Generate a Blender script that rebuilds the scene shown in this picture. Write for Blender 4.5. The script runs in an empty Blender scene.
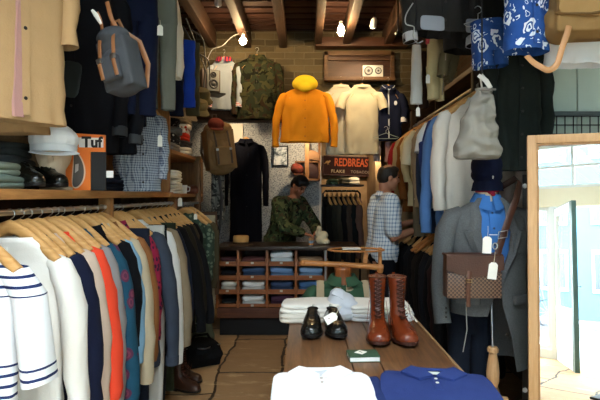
import bpy, bmesh, math, random
from mathutils import Vector, Matrix, Euler, noise
PI = math.pi
SC = bpy.context.scene
COL = SC.collection
random.seed(7)
SKY, EXPO, MIRANG, MIRLEAN = 19.0, 0.88, 20.0, 4.2
FPX, CX, CY, CAMZ = 500.0, 305.0, 195.0, 1.5

def P(px, py, y):
    """world point for a sight line of the photograph at depth y"""
    return Vector(((px-CX)/FPX*y, y, CAMZ+(CY-py)/FPX*y))
def PX(px, y): return (px-CX)/FPX*y
def PZ(py, y): return CAMZ+(CY-py)/FPX*y

# ------------------------------------------------------------------ materials
def lin(h):
    h = h.lstrip('#')
    out = []
    for i in (0, 2, 4):
        c = int(h[i:i+2], 16)/255
        out.append(c/12.92 if c <= 0.04045 else ((c+0.055)/1.055)**2.4)
    return (*out, 1.0)
def scl(c, k): return (min(c[0]*k, 1), min(c[1]*k, 1), min(c[2]*k, 1), 1)

class NM:
    """small node-tree helper"""
    def __init__(s, name, rough=.85, spec=.25, metal=0):
        s.m = bpy.data.materials.new(name); s.m.use_nodes = True
        s.t = s.m.node_tree; s.t.nodes.clear()
        s.out = s.n('ShaderNodeOutputMaterial'); s.b = s.n('ShaderNodeBsdfPrincipled')
        s.l(s.b.outputs[0], s.out.inputs[0])
        s.b.inputs['Roughness'].default_value = rough
        s.b.inputs['Specular IOR Level'].default_value = spec
        s.b.inputs['Metallic'].default_value = metal
        s.tc = s.n('ShaderNodeTexCoord')
        s.co = s.tc.outputs['Object']
    def n(s, k): return s.t.nodes.new(k)
    def l(s, a, b): s.t.links.new(a, b)
    def put(s, inp, v):
        if hasattr(v, 'is_output'): s.l(v, inp)
        else: inp.default_value = v
    def math(s, op, a, b=0.0, c=0.0):
        n = s.n('ShaderNodeMath'); n.operation = op
        s.put(n.inputs[0], a); s.put(n.inputs[1], b); s.put(n.inputs[2], c)
        return n.outputs[0]
    def noise(s, scale, detail=3, vec=None, dist=0, rough=.5):
        n = s.n('ShaderNodeTexNoise'); n.inputs['Scale'].default_value = scale
        n.inputs['Detail'].default_value = detail; n.inputs['Distortion'].default_value = dist
        n.inputs['Roughness'].default_value = rough
        s.l(vec or s.co, n.inputs['Vector']); return n.outputs['Fac']
    def noisec(s, scale, detail=2, vec=None):
        n = s.n('ShaderNodeTexNoise'); n.inputs['Scale'].default_value = scale
        n.inputs['Detail'].default_value = detail
        s.l(vec or s.co, n.inputs['Vector']); return n.outputs['Color']
    def voro(s, scale, feat='F1', vec=None, rnd=1.0):
        n = s.n('ShaderNodeTexVoronoi'); n.feature = feat
        n.inputs['Scale'].default_value = scale
        n.inputs['Randomness'].default_value = rnd
        s.l(vec or s.co, n.inputs['Vector']); return n
    def mapv(s, scale=(1, 1, 1), rot=(0, 0, 0), loc=(0, 0, 0), vec=None):
        n = s.n('ShaderNodeMapping'); n.inputs['Scale'].default_value = scale
        n.inputs['Rotation'].default_value = rot; n.inputs['Location'].default_value = loc
        s.l(vec or s.co, n.inputs['Vector']); return n.outputs[0]
    def sep(s, vec=None):
        n = s.n('ShaderNodeSeparateXYZ'); s.l(vec or s.co, n.inputs[0]); return n.outputs
    def comb(s, x, y, z):
        n = s.n('ShaderNodeCombineXYZ'); s.put(n.inputs[0], x); s.put(n.inputs[1], y); s.put(n.inputs[2], z)
        return n.outputs[0]
    def mix(s, f, a, b):
        n = s.n('ShaderNodeMix'); n.data_type = 'RGBA'
        s.put(n.inputs[0], f); s.put(n.inputs[6], a); s.put(n.inputs[7], b)
        return n.outputs[2]
    def ramp(s, f, stops, mode='LINEAR'):
        n = s.n('ShaderNodeValToRGB'); n.color_ramp.interpolation = mode
        e = n.color_ramp.elements
        while len(e) < len(stops): e.new(.5)
        for i, (p, c) in enumerate(stops):
            e[i].position = p; e[i].color = c if len(c) == 4 else (*c, 1)
        s.put(n.inputs[0], f); return n.outputs[0]
    def color(s, c): s.put(s.b.inputs['Base Color'], c)
    def bump(s, h, strength=.3, dist=.01):
        n = s.n('ShaderNodeBump'); n.inputs['Strength'].default_value = strength
        n.inputs['Distance'].default_value = dist
        s.l(h, n.inputs['Height']); s.l(n.outputs[0], s.b.inputs['Normal'])

_mc = {}
def cached(f):
    def g(*a, **k):
        key = (f.__name__, a, tuple(sorted(k.items())))
        if key not in _mc: _mc[key] = f(*a, **k)
        return _mc[key]
    return g

@cached
def fabric(hexc, var=.12, rough=.92, weave=260):
    m = NM('fabric_' + hexc.strip('#'), rough, .15); c = lin(hexc)
    f = m.noise(9, 4)
    m.color(m.mix(f, scl(c, 1-var), scl(c, 1+var)))
    h = m.math('ADD', m.math('MULTIPLY', m.noise(weave, 2), .25), m.noise(14, 3))
    m.bump(h, .35, .012)
    return m.m
@cached
def plain(hexc, rough=.5, spec=.4, metal=0, var=.06):
    m = NM('plain_' + hexc.strip('#'), rough, spec, metal); c = lin(hexc)
    m.color(m.mix(m.noise(12, 3), scl(c, 1-var), scl(c, 1+var)))
    return m.m
@cached
def leather(hexc, rough=.35, var=.35, scale=120, bump=.15):
    m = NM('leather_' + hexc.strip('#'), rough, .5); c = lin(hexc)
    m.color(m.mix(m.noise(11, 4), scl(c, 1-var), scl(c, 1+var)))
    m.bump(m.voro(scale).outputs['Distance'], bump, .004)
    return m.m
@cached
def wood(h1, h2, axis='x', scale=1.0, rough=.55, spec=.35):
    m = NM('wood_' + h1.strip('#') + axis, rough, spec)
    st = {'x': (1.2, 14, 14), 'y': (14, 1.2, 14), 'z': (14, 14, 1.2)}[axis]
    v = m.mapv(tuple(k*scale for k in st))
    f = m.noise(2.2, 6, v, dist=1.2, rough=.62)
    g = m.noise(9, 3, v)
    ff = m.math('ADD', m.math('MULTIPLY', f, .75), m.math('MULTIPLY', g, .25))
    m.color(m.ramp(ff, [(.3, lin(h2)), (.68, lin(h1))]))
    m.bump(ff, .2, .004)
    return m.m
@cached
def stripes(a, b, axis='z', period=.035, duty=.35, var=.08):
    m = NM('stripe_' + a.strip('#') + b.strip('#'), .9, .15)
    o = m.sep()['xyz'.index(axis)]
    w = m.math('ADD', o, m.math('MULTIPLY', m.noise(5, 2), .012))
    f = m.math('LESS_THAN', m.math('FRACT', m.math('DIVIDE', w, period)), duty)
    n = m.noise(10, 3)
    m.color(m.mix(f, m.mix(n, scl(lin(a), 1-var), scl(lin(a), 1+var)), lin(b)))
    m.bump(m.noise(14, 3), .35, .012)
    return m.m
@cached
def plaid(base, line, period=.03, duty=.3, line2=None):
    m = NM('plaid_' + base.strip('#') + line.strip('#'), .9, .15)
    w = m.n('ShaderNodeVectorMath'); w.operation = 'ADD'
    d = m.n('ShaderNodeVectorMath'); d.operation = 'SCALE'; d.inputs['Scale'].default_value = .012
    m.l(m.noisec(4), d.inputs[0]); m.l(m.co, w.inputs[0]); m.l(d.outputs[0], w.inputs[1])
    s = m.sep(w.outputs[0])
    u = m.math('ADD', s[0], s[1])
    fu = m.math('LESS_THAN', m.math('FRACT', m.math('DIVIDE', u, period)), duty)
    fz = m.math('LESS_THAN', m.math('FRACT', m.math('DIVIDE', s[2], period)), duty)
    f = m.math('MULTIPLY', m.math('ADD', fu, fz), .5)
    c = m.mix(f, lin(base), lin(line))
    if line2:
        g = m.math('LESS_THAN', m.math('FRACT', m.math('DIVIDE', u, period*4)), .1)
        c = m.mix(g, c, lin(line2))
    m.color(c); m.bump(m.noise(14, 3), .35, .012)
    return m.m
@cached
def camo(c1, c2, c3, c4, scale=9.0):
    m = NM('camo_' + c1.strip('#'), .9, .15)
    f = m.noise(scale, 2, dist=.6)
    g = m.noise(scale*1.3, 2, m.mapv(loc=(3.1, 1.7, 5.2)), dist=.8)
    c = m.mix(m.math('GREATER_THAN', f, .52), lin(c1), lin(c2))
    c = m.mix(m.math('GREATER_THAN', g, .58), c, lin(c3))
    k = m.noise(scale*1.1, 2, m.mapv(loc=(9.1, 4.7, 2.2)), dist=.8)
    c = m.mix(m.math('GREATER_THAN', k, .6), c, lin(c4))
    m.color(c); m.bump(m.noise(14, 3), .4, .012)
    return m.m
@cached
def blotch(base, spot, scale=16, cut=.34, line=None, var=.2):
    """a printed or knitted all-over motif"""
    m = NM('motif_' + base.strip('#') + spot.strip('#'), .92, .15)
    w = m.n('ShaderNodeVectorMath'); w.operation = 'ADD'
    d = m.n('ShaderNodeVectorMath'); d.operation = 'SCALE'; d.inputs['Scale'].default_value = .05
    m.l(m.noisec(7), d.inputs[0]); m.l(m.co, w.inputs[0]); m.l(d.outputs[0], w.inputs[1])
    v = m.voro(scale, 'F1', w.outputs[0], .7).outputs['Distance']
    c = m.mix(m.noise(20, 3), scl(lin(base), 1-var), scl(lin(base), 1+var))
    f = m.math('LESS_THAN', v, cut)
    c = m.mix(f, c, lin(spot))
    if line:
        g = m.math('LESS_THAN', m.math('ABSOLUTE', m.math('SUBTRACT', v, cut*.55)), cut*.14)
        c = m.mix(g, c, lin(line))
    m.color(c); m.bump(m.noise(14, 3), .35, .012)
    return m.m
@cached
def floral(base, base2, white):
    """indigo cotton printed with big pale open flowers and small leaf marks"""
    m = NM('floral_' + base.strip('#'), .9, .15)
    w = m.n('ShaderNodeVectorMath'); w.operation = 'ADD'
    d = m.n('ShaderNodeVectorMath'); d.operation = 'SCALE'; d.inputs['Scale'].default_value = .07
    m.l(m.noisec(16), d.inputs[0]); m.l(m.co, w.inputs[0]); m.l(d.outputs[0], w.inputs[1])
    v = m.voro(9.5, 'F1', w.outputs[0], .8).outputs['Distance']
    ring = m.math('LESS_THAN', m.math('ABSOLUTE', m.math('SUBTRACT', v, .30)), .045)
    ring2 = m.math('LESS_THAN', m.math('ABSOLUTE', m.math('SUBTRACT', v, .14)), .035)
    v2 = m.voro(30, 'F1', w.outputs[0], 1).outputs['Distance']
    leaf = m.math('MULTIPLY', m.math('LESS_THAN', m.math('ABSOLUTE', m.math('SUBTRACT', v2, .34)), .05), m.math('GREATER_THAN', v, .42))
    leaf = m.math('MULTIPLY', leaf, m.math('GREATER_THAN', m.noise(11, 2), .5))
    f = m.math('MINIMUM', m.math('ADD', m.math('ADD', ring, ring2), leaf), 1.0)
    f = m.math('MULTIPLY', f, m.math('GREATER_THAN', m.noise(13, 2, m.mapv(loc=(2, 7, 1))), .37))
    m.color(m.mix(f, m.mix(m.noise(30, 3), lin(base), lin(base2)), lin(white)))
    m.bump(m.noise(14, 3), .3, .01)
    return m.m
@cached
def emit(hexc, strength):
    m = NM('glow_' + hexc.strip('#'))
    m.b.inputs['Emission Color'].default_value = lin(hexc)
    m.b.inputs['Emission Strength'].default_value = strength
    m.color(lin(hexc)); return m.m
@cached
def brick(a, b, mortar, scale=1.0, rot='xz'):
    m = NM('brick_' + a.strip('#') + rot, .95, .1)
    s = m.sep(); u = s[0] if rot == 'xz' else s[1]
    v = m.comb(u, s[2], 0.0)
    t = m.n('ShaderNodeTexBrick'); t.inputs['Scale'].default_value = scale
    t.inputs['Brick Width'].default_value = .225; t.inputs['Row Height'].default_value = .075
    t.inputs['Mortar Size'].default_value = .008; t.inputs['Mortar Smooth'].default_value = .4
    t.inputs['Color1'].default_value = lin(a); t.inputs['Color2'].default_value = lin(b)
    t.inputs['Mortar'].default_value = lin(mortar)
    w = m.n('ShaderNodeVectorMath'); w.operation = 'ADD'
    d = m.n('ShaderNodeVectorMath'); d.operation = 'SCALE'; d.inputs['Scale'].default_value = .02
    m.l(m.noisec(8), d.inputs[0]); m.l(v, w.inputs[0]); m.l(d.outputs[0], w.inputs[1])
    m.l(w.outputs[0], t.inputs['Vector'])
    n = m.noise(3.5, 6, rough=.7)
    m.color(m.mix(m.math('MULTIPLY', n, 1.0), m.mix(.6, t.outputs['Color'], (.02, .018, .014, 1)), t.outputs['Color']))
    h = m.math('ADD', m.math('MULTIPLY', t.outputs['Fac'], -1.0), m.math('MULTIPLY', m.noise(40, 4), .6))
    m.bump(h, .7, .012)
    return m.m

# ------------------------------------------------------------------ geometry
def smooth(pts, k=5):
    """points along a smooth curve through the given ones"""
    p = [Vector(q) for q in pts]; p = [p[0]*2-p[1]]+p+[p[-1]*2-p[-2]]; out = []
    for i in range(1, len(p)-2):
        for j in range(k):
            u = j/k; a, b, c, d = p[i-1:i+3]
            out.append(.5*((2*b)+(c-a)*u+(2*a-5*b+4*c-d)*u*u+(3*b-a-3*c+d)*u*u*u))
    return out+[p[-2]]
class MB:
    def __init__(s): s.bm = bmesh.new()
    def face(s, vs):
        try: return s.bm.faces.new(vs)
        except ValueError: return None
    def box(s, c, d, rot=None, bevel=0):
        M = Matrix.Translation(Vector(c))
        if rot: M = M @ Euler(rot).to_matrix().to_4x4()
        r = bmesh.ops.create_cube(s.bm, size=1, matrix=M @ Matrix.Diagonal((*d, 1)))
        if bevel:
            es = list({e for v in r['verts'] for e in v.link_edges})
            bmesh.ops.bevel(s.bm, geom=es, offset=min(bevel, min(d)*.45), segments=2, affect='EDGES', profile=.6)
        return s
    def box2(s, a, b, bevel=0):
        a = Vector(a); b = Vector(b)
        return s.box((a+b)/2, [abs(q) for q in (b-a)], None, bevel)
    def loft(s, rings, closed=True, cap=(True, True)):
        R = [[s.bm.verts.new(p) for p in r] for r in rings]
        n = len(R[0])
        for a, b in zip(R, R[1:]):
            for i in range(n if closed else n-1):
                j = (i+1) % n
                s.face((a[i], a[j], b[j], b[i]))
        if closed:
            if cap[0]: s.face(list(reversed(R[0])))
            if cap[1]: s.face(R[-1])
        return s
    def tube(s, pts, rad, n=10, flat=None, ref=Vector((0, 1, 0)), cap=(True, True)):
        """rad: number, list, or list of (a,b): a across the reference, b along it"""
        pts = [Vector(p) for p in pts]; rings = []
        for i, p in enumerate(pts):
            t = (pts[min(i+1, len(pts)-1)] - pts[max(i-1, 0)]).normalized()
            r = rad[i] if isinstance(rad, (list,)) else rad
            a, b = r if isinstance(r, tuple) else (r, r)
            rv = Vector(ref)
            if abs(t.dot(rv)) > .95: rv = Vector((1, 0, 0)) if abs(t.x) < .9 else Vector((0, 0, 1))
            u = t.cross(rv).normalized(); v = u.cross(t).normalized()
            rings.append([p + u*(a*math.cos(q)) + v*(b*math.sin(q)) for q in (2*PI*k/n for k in range(n))])
        return s.loft(rings, True, cap)
    def cyl(s, p0, p1, r0, r1=None, n=16):
        return s.tube([p0, p1], [r0, r1 if r1 is not None else r0], n)
    def lathe(s, prof, n=24, c=(0, 0, 0), axis='z'):
        c = Vector(c); rings = []
        for r, h in prof:
            ring = []
            for k in range(n):
                a = 2*PI*k/n
                q = Vector((r*math.cos(a), r*math.sin(a), h))
                if axis == 'y': q = Vector((q.x, -q.z, q.y))
                if axis == 'x': q = Vector((q.z, q.x, q.y))
                ring.append(c+q)
            rings.append(ring)
        return s.loft(rings)
    def ball(s, c, r, n=14, rot=None):
        r = (r, r, r) if not hasattr(r, '__len__') else r
        M = Matrix.Translation(Vector(c))
        if rot is not None: M = M @ (rot if isinstance(rot, Matrix) else Euler(rot).to_matrix().to_4x4())
        bmesh.ops.create_uvsphere(s.bm, u_segments=n, v_segments=max(6, n*2//3), radius=1, matrix=M @ Matrix.Diagonal((*r, 1)))
        return s
    def cap(s, p0, p1, r0, r1=None, n=14):
        r1 = r0 if r1 is None else r1
        p0 = Vector(p0); p1 = Vector(p1); d = p1-p0
        s.ball(p0, r0, n); s.ball(p1, r1, n)
        if d.length > 1e-6: s.tube([p0, p1], [r0, r1], n)
        return s
    def prism(s, poly, y0, y1, axis='y'):
        def mk(a, b, d): return {'y': (a, d, b), 'z': (a, b, d), 'x': (d, a, b)}[axis]
        A = [s.bm.verts.new(mk(a, b, y0)) for a, b in poly]
        B = [s.bm.verts.new(mk(a, b, y1)) for a, b in poly]
        s.face(A); s.face(list(reversed(B)))
        n = len(poly)
        for i in range(n): s.face((A[i], B[i], B[(i+1) % n], A[(i+1) % n]))
        return s
    def grid(s, f, nu, nv):
        V = [[s.bm.verts.new(f(i/nu, j/nv)) for j in range(nv+1)] for i in range(nu+1)]
        for i in range(nu):
            for j in range(nv): s.face((V[i][j], V[i+1][j], V[i+1][j+1], V[i][j+1]))
        return s
    def slab(s, c, w, d, h, seed=0, n=36, e=5, soft=.35, wav=.012, bulge=.0):
        """a soft folded layer of cloth: superellipse outline with rounded rim"""
        rnd = random.Random(seed); ph = [rnd.uniform(0, 6) for _ in range(4)]
        c = Vector(c); rings = []
        rim = min(h*soft*2, .02)
        for f, z in ((.0, 0), (.5, 0), (1-rim/w, 0), (1-.3*rim/w, h*.18), (1, h*.5), (1-.3*rim/w, h*.84), (1-rim/w, h), (.75, h+bulge*.5), (.35, h+bulge), (0, h+bulge)):
            ring = []
            for k in range(n):
                a = 2*PI*k/n; ca, sa = math.cos(a), math.sin(a)
                x = w/2*math.copysign(abs(ca)**(2/e), ca); y = d/2*math.copysign(abs(sa)**(2/e), sa)
                g = 1+wav*math.sin(3*a+ph[0])+wav*.7*math.sin(7*a+ph[1])
                zz = z+.18*h*math.sin(x*17+ph[2]+y*11)*min(1, f*1.2)*(.3 if z < h*.3 else 1)
                ff = max(f, .001)
                ring.append(c+Vector((x*ff*g, y*ff*g, zz)))
            rings.append(ring)
        return s.loft(rings)
    def build(s, name, mat, parent=None, loc=None, rz=0, smooth=40, recalc=True):
        if recalc: bmesh.ops.recalc_face_normals(s.bm, faces=s.bm.faces)
        me = bpy.data.meshes.new(name); s.bm.to_mesh(me); s.bm.free()
        return link(name, me, mat, parent, loc, rz, smooth)
    def remesh(s, name, mat, voxel, parent=None, smooth_it=3, loc=None, rz=0, dec=None):
        me = bpy.data.meshes.new(name); bmesh.ops.recalc_face_normals(s.bm, faces=s.bm.faces)
        s.bm.to_mesh(me); s.bm.free()
        o = bpy.data.objects.new('tmp_form', me); COL.objects.link(o)
        r = o.modifiers.new('r', 'REMESH'); r.mode = 'VOXEL'; r.voxel_size = voxel
        if smooth_it:
            q = o.modifiers.new('s', 'SMOOTH'); q.factor = .5; q.iterations = smooth_it
        if dec:
            q = o.modifiers.new('d', 'DECIMATE'); q.ratio = dec
        m2 = bpy.data.meshes.new_from_object(o.evaluated_get(bpy.context.evaluated_depsgraph_get()))
        bpy.data.objects.remove(o); bpy.data.meshes.remove(me)
        m2.materials.clear()
        return link(name, m2, mat, parent, loc, rz, 180)

def link(name, me, mat, parent=None, loc=None, rz=0, smooth=40):
    me.name = name
    if mat is not None: me.materials.append(mat)
    me.polygons.foreach_set('use_smooth', [True]*len(me.polygons))
    if smooth < 180: me.set_sharp_from_angle(angle=math.radians(smooth))
    o = bpy.data.objects.new(name, me); COL.objects.link(o)
    if parent is not None: o.parent = parent
    if loc is not None: o.location = loc
    if rz: o.rotation_euler.z = rz
    return o

def tag(o, label, cat, group=None, kind=None):
    o['label'] = label; o['category'] = cat
    if group: o['group'] = group
    if kind: o['kind'] = kind
    return o
def thing(name, label, cat, loc=(0, 0, 0), rz=0, group=None, rot=None):
    o = bpy.data.objects.new(name, None); COL.objects.link(o)
    o.empty_display_size = .05
    o.location = loc; o.rotation_euler = rot if rot else (0, 0, rz)
    return tag(o, label, cat, group)
def struct(o): o['kind'] = 'structure'; return o
KIDS = {}
def dup(root, loc, rz=0, label=None, group=None, scale=None):
    r = root.copy(); COL.objects.link(r); r.location = loc; r.rotation_euler = (0, 0, rz)
    if label: r['label'] = label
    if group: r['group'] = group
    if scale: r.scale = scale
    for ch in list(root.children):
        c = ch.copy(); COL.objects.link(c); c.parent = r
        for g in list(ch.children):
            d = g.copy(); COL.objects.link(d); d.parent = c
    return r
def lettering(text, mat, size, parent, loc, rot, depth=.001, name='lettering', squash=1.0, bold=0, align='CENTER', spacing=1.0):
    cu = bpy.data.curves.new('t', 'FONT'); cu.body = text; cu.size = size; cu.extrude = depth
    cu.align_x = align; cu.align_y = 'CENTER'; cu.offset = bold; cu.space_character = spacing
    o = bpy.data.objects.new('tmp_text', cu); COL.objects.link(o)
    me = bpy.data.meshes.new_from_object(o.evaluated_get(bpy.context.evaluated_depsgraph_get()))
    bpy.data.objects.remove(o); bpy.data.curves.remove(cu)
    me.materials.clear(); me.transform(Matrix.Diagonal((squash, 1, 1, 1)))
    t = link(name, me, mat, parent, loc, 0, 30); t.rotation_euler = rot
    return t
# ------------------------------------------------------------------ cloth things
WHITE_BTN = plain('#d8d2c4', .4); DARK_BTN = plain('#1c1814', .4)
METAL = plain('#b9bcc0', .28, .5, 1.0); BLACKMETAL = plain('#1a1a1c', .4, .5, .6)
HWOOD = wood('#d9ab6e', '#b98447', 'x', 1.0, .45)
TAGMAT = plain('#efece2', .8, .2)
STRING = plain('#d8cdb4', .9, .1)

def ring_at(w, d, z, n, p=.75, fold=0, ph=0, k=3.0, cx=0, cy=0, wr=0):
    out = []
    for i in range(n):
        a = 2*PI*i/n; ca, sa = math.cos(a), math.sin(a)
        x = w*math.copysign(abs(ca)**p, ca); y = d*math.copysign(abs(sa)**p, sa)
        y += fold*math.sin(k*x/.1+ph)+fold*.5*math.sin(k*2.3*x/.1+ph*2.1)
        x += fold*.4*math.sin(k*1.7*z/.1+ph)
        if wr:
            sg = 1 if y > cy else -1
            y += wr*noise.noise(Vector((x*19, z*4.5+ph*3, ph+sg*3)))+wr*.55*noise.noise(Vector((x*30, z*22, ph*2+sg)))
            x += wr*.45*noise.noise(Vector((ph, z*16, y*20)))
        out.append(Vector((cx+x, cy+y, z)))
    return out

def garment(name, label, cat, loc, rz=0, mat=None, L=.72, W=.22, D=.055, sleeve='long', SL=.6, collar=None,
            front=None, trim=None, hem=1.0, neck=.075, fold=.010, seed=1, group=None, pockets=0, flare=.0,
            drop=.075, btn=None, cuff=None, swing=0.0, sw=1.0, patch=None, rot=None, lining=None, under=None, wrk=.016):
    """an upper-body garment hung by its shoulders; origin at the neck"""
    rnd = random.Random(seed*13+5); ph = rnd.uniform(0, 6)
    t = thing(name, label, cat, loc, rz, group, rot)
    trim = trim or mat; btn = btn or DARK_BTN; n = 60
    zs = [(-L, W*hem, D*1.05, 1.0), (-L+.012, W*hem, D*1.1, 1.0)]
    for q in (.93, .86, .79, .72, .65, .58, .52, .46, .41, .36) if L > .68 else (.92, .84, .75, .66, .57, .48): zs.append((-L*q, W*(.96+(hem-.96)*q), D*(1.0+.05*math.sin(q*9+ph)), q))
    zs = [q for q in zs if q[0] < -.26]; zs += [(-.245, W*.97, D, .3), (-.21, W*.975, D*.97, .25)]
    zs += [(-.17, W*.985, D*.92, .2), (-.125, W*.99, D*.78, .12), (-drop-.02, W*.985, D*.6, .06), (-drop, W*.93, .034, .02)]
    for f in (.72, .5): zs.append((-drop*f, neck+(W*.95-neck)*f**.9, .034+.012*(1-f), 0))
    zs += [(-drop*.22, neck*1.25, .05, 0), (0, neck, .052, 0), (.008, neck*.94, .048, 0)]
    zs = sorted(zs, key=lambda r: r[0])
    m = MB()
    m.loft([ring_at(w, d, z, n, .72, fold*f, ph+z*2.2, 2.6, wr=wrk*min(1, f*1.6+.12)) for z, w, d, f in zs], True, (False, False))
    m.build('body', mat, t)
    # sleeves
    if sleeve:
        for sx in (-1, 1):
            long = sleeve == 'long'
            x0 = W*.93
            if long:
                pts = [(x0-.03, 0, -drop-.012), (x0+.005, 0, -drop-.03), (x0+.028*sw, .004, -drop-.10), (x0+.036*sw+flare*.3, .006, -.28),
                       (x0+.04*sw+flare*.6, 0-swing*.3, -SL*.55), (x0+.036*sw+flare*.8, -.012-swing*.6, -SL*.72), (x0+.03*sw+flare, -.022-swing*.8, -SL*.88), (x0+.026*sw+flare, -.028-swing, -SL)]
                rad = [(.03, .03), (.043, .05), (.05, .064), (.046, .063), (.043, .058), (.04, .053), (.036, .048), (.035, .046)]
            else:
                pts = [(x0-.035, 0, -drop-.012), (x0+.01, 0, -drop-.03), (x0+.05, .002, -drop-.10), (x0+.075+flare, .002, -SL)]
                rad = [(.03, .03), (.05, .05), (.055, .066), (.052, .075)]
            k = D/.055
            rad = [(a*(.8+.2*k), b*(.75+.25*k)) for a, b in rad]
            jit = [Vector((rnd.uniform(-.005, .005), rnd.uniform(-.006, .006), 0)) for _ in pts]
            pts = [Vector((sx*p[0], p[1], p[2]))+j for p, j in zip(pts, jit)]
            if long:
                q2, r2 = [], []
                for i in range(len(pts)-1):
                    for u in (0, .5):
                        q2.append(pts[i].lerp(pts[i+1], u)); r2.append((rad[i][0]*(1-u)+rad[i+1][0]*u, rad[i][1]*(1-u)+rad[i+1][1]*u))
                q2.append(pts[-1]); r2.append(rad[-1]); pts, rad = q2, r2
            s = MB(); s.tube(pts, rad, 18, ref=Vector((0, 1, 0)), cap=(True, False))
            for v in s.bm.verts:
                g = min(1, max(0, (-v.co.z-drop)/.12))
                q = Vector((v.co.x*14, v.co.y*14, v.co.z*20+seed*3.3))
                v.co.x += g*.011*noise.noise(q); v.co.y += g*.013*noise.noise(q+Vector((5, 9, 2)))
            # turn the open end inward so the cuff shows a lip
            so = s.build('sleeve', mat, t, smooth=60)
            if cuff:
                c = MB(); e = pts[-1]; d = (pts[-1]-pts[-2]).normalized()
                a, b = rad[-1]
                c.tube([e-d*.055, e-d*.05, e, e+d*.003], [(a*.98, b*.98), (a*1.1, b*1.1), (a*1.12, b*1.12), (a*1.0, b*1.0)], 14, cap=(False, False))
                c.build('cuff', cuff, so)
    # collars
    if collar in ('shirt', 'polo', 'lapel', 'jacket'):
        c = MB(); n2 = 22
        h = .032 if collar != 'lapel' else .028
        fall = .052 if collar != 'jacket' else .06
        rings = []
        for i in range(n2+1):
            a = -PI/2+.18+(2*PI-.36)*i/n2
            ca, sa = math.cos(a), math.sin(a)
            fr = max(0, -sa)   # towards the front
            base = Vector((neck*1.02*ca, .053*sa-.004*fr, -.006-.016*fr))
            top = base+Vector((-ca*.004, -sa*.004, h))
            out = Vector((neck*1.42*ca, .074*sa-.016*fr, h-fall-.03*fr))
            out2 = out+Vector((ca*.003, sa*.003, 0))
            rings.append([base, top, top+Vector((ca*.007, sa*.007, .001)), out2, out, top*.5+base*.5+Vector((ca*.006, sa*.006, 0))])
        c.loft(rings, True, (True, True))
        c.build('collar', trim, t, smooth=50)
    elif collar == 'crew':
        c = MB(); rings = []
        for r, z in ((neck*1.06, -.004), (neck*1.1, .006), (neck*1.02, .016), (neck*.94, .012), (neck*.95, -.002)):
            rings.append(ring_at(r, r*.66, z, 24, .9))
        for q in rings:
            for v in q: v.z -= max(0, -v.y)*.35
        c.loft(rings, True, (False, False)); c.build('collar', trim, t)
    elif collar == 'hood':
        c = MB()
        for i, (x, y, z, r) in enumerate(((0, -.01, .045, (.10, .07, .055)), (-.055, -.03, .02, (.06, .05, .05)), (.055, -.03, .02, (.06, .05, .05)), (0, .02, .06, (.075, .05, .045)), (0, -.055, -.01, (.065, .03, .045)))):
            c.ball((x, y, z), r)
        o = c.remesh('hood', trim, .007, t, 4); o.scale = (1.25, 1.2, 1.3)
    yf = -D*.98-.004
    def yfront(z):
        """front surface depth at the middle"""
        for a, b in zip(zs, zs[1:]):
            if a[0] <= z <= b[0]:
                u = (z-a[0])/max(1e-6, b[0]-a[0]); dd = a[2]+(b[2]-a[2])*u; ff = a[3]+(b[3]-a[3])*u
                return -dd+fold*ff*(math.sin(ph+z*2.2)+.5*math.sin((ph+z*2.2)*2.1))
        return yf
    if front in ('buttons', 'polo', 'zip', 'open', 'coat'):
        p = MB(); z0 = -L+.02 if front != 'polo' else -.17
        hw = .018 if front != 'zip' else .007
        off = .0 if front != 'coat' else .02
        rows = []
        N = 14
        for i in range(N+1):
            z = z0+(-.03-z0)*i/N; y = yfront(z)-.003
            rows.append([Vector((off-hw, y+.004, z)), Vector((off-hw*.9, y-.003, z)), Vector((off+hw*.9, y-.003, z)), Vector((off+hw, y+.004, z))])
        p.loft(rows, True)
        p.build('zip' if front == 'zip' else 'placket', (trim if collar != 'hood' else mat) if front != 'zip' else (cuff or METAL), t)
        if front != 'zip':
            nb = {'polo': 3, 'buttons': 6, 'coat': 4, 'open': 3}[front]
            for i in range(nb):
                z = z0*.93+(-.06-z0*.93)*i/max(1, nb-1)
                b = MB(); b.lathe([(0.0, -.002), (.007, -.002), (.0075, 0), (.006, .0015), (0, .001)], 10, (off, yfront(z)-.0075, z), 'y')
                b.build('button', btn, t)
    for sx in ((-1, 1) if pockets > 1 else (1,) if pockets else ()):
        z1 = -.20 if pockets in (1, 2) else -L*.62
        p = MB(); rows = []
        hw = .045 if pockets in (1, 2) else .065
        for i in range(6):
            z = z1-.10*i/5 if pockets in (1, 2) else z1-.14*i/5
            y = yfront(z)
            xs = W*.5*sx
            rows.append([Vector((xs-hw, y+.012, z)), Vector((xs-hw*.96, y-.004, z)), Vector((xs+hw*.96, y-.004, z)), Vector((xs+hw, y+.012, z))])
        p.loft(rows, True); p.build('pocket', trim, t)
        if pockets >= 3:
            f = MB(); y = yfront(z1); f.box((W*.5*sx, y-.006, z1), (.14, .012, .045), None, .004); f.build('pocket_flap', trim, t)
    if patch:
        mt, px_, pz_, pw, phh = patch
        p = MB(); p.slab((0, 0, 0), pw, phh, .004, 3)
        o = p.build('patch', mt, t); o.location = (px_, yfront(pz_)-.022, pz_); o.rotation_euler = (PI/2, .15, 0)
    if lining:
        p = MB(); rows = []
        for i in range(9):
            z = -L+.01+(L*.55)*i/8; y = yfront(z)-.004; w_ = .022*(1-i/8)+.004
            rows.append([Vector((-w_-.006, y+.004, z)), Vector((-w_, y-.003, z)), Vector((w_*.3, y-.003, z)), Vector((w_*.3+.006, y+.004, z))])
        p.loft(rows, True); p.build('lining', lining, t)
    return t

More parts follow.
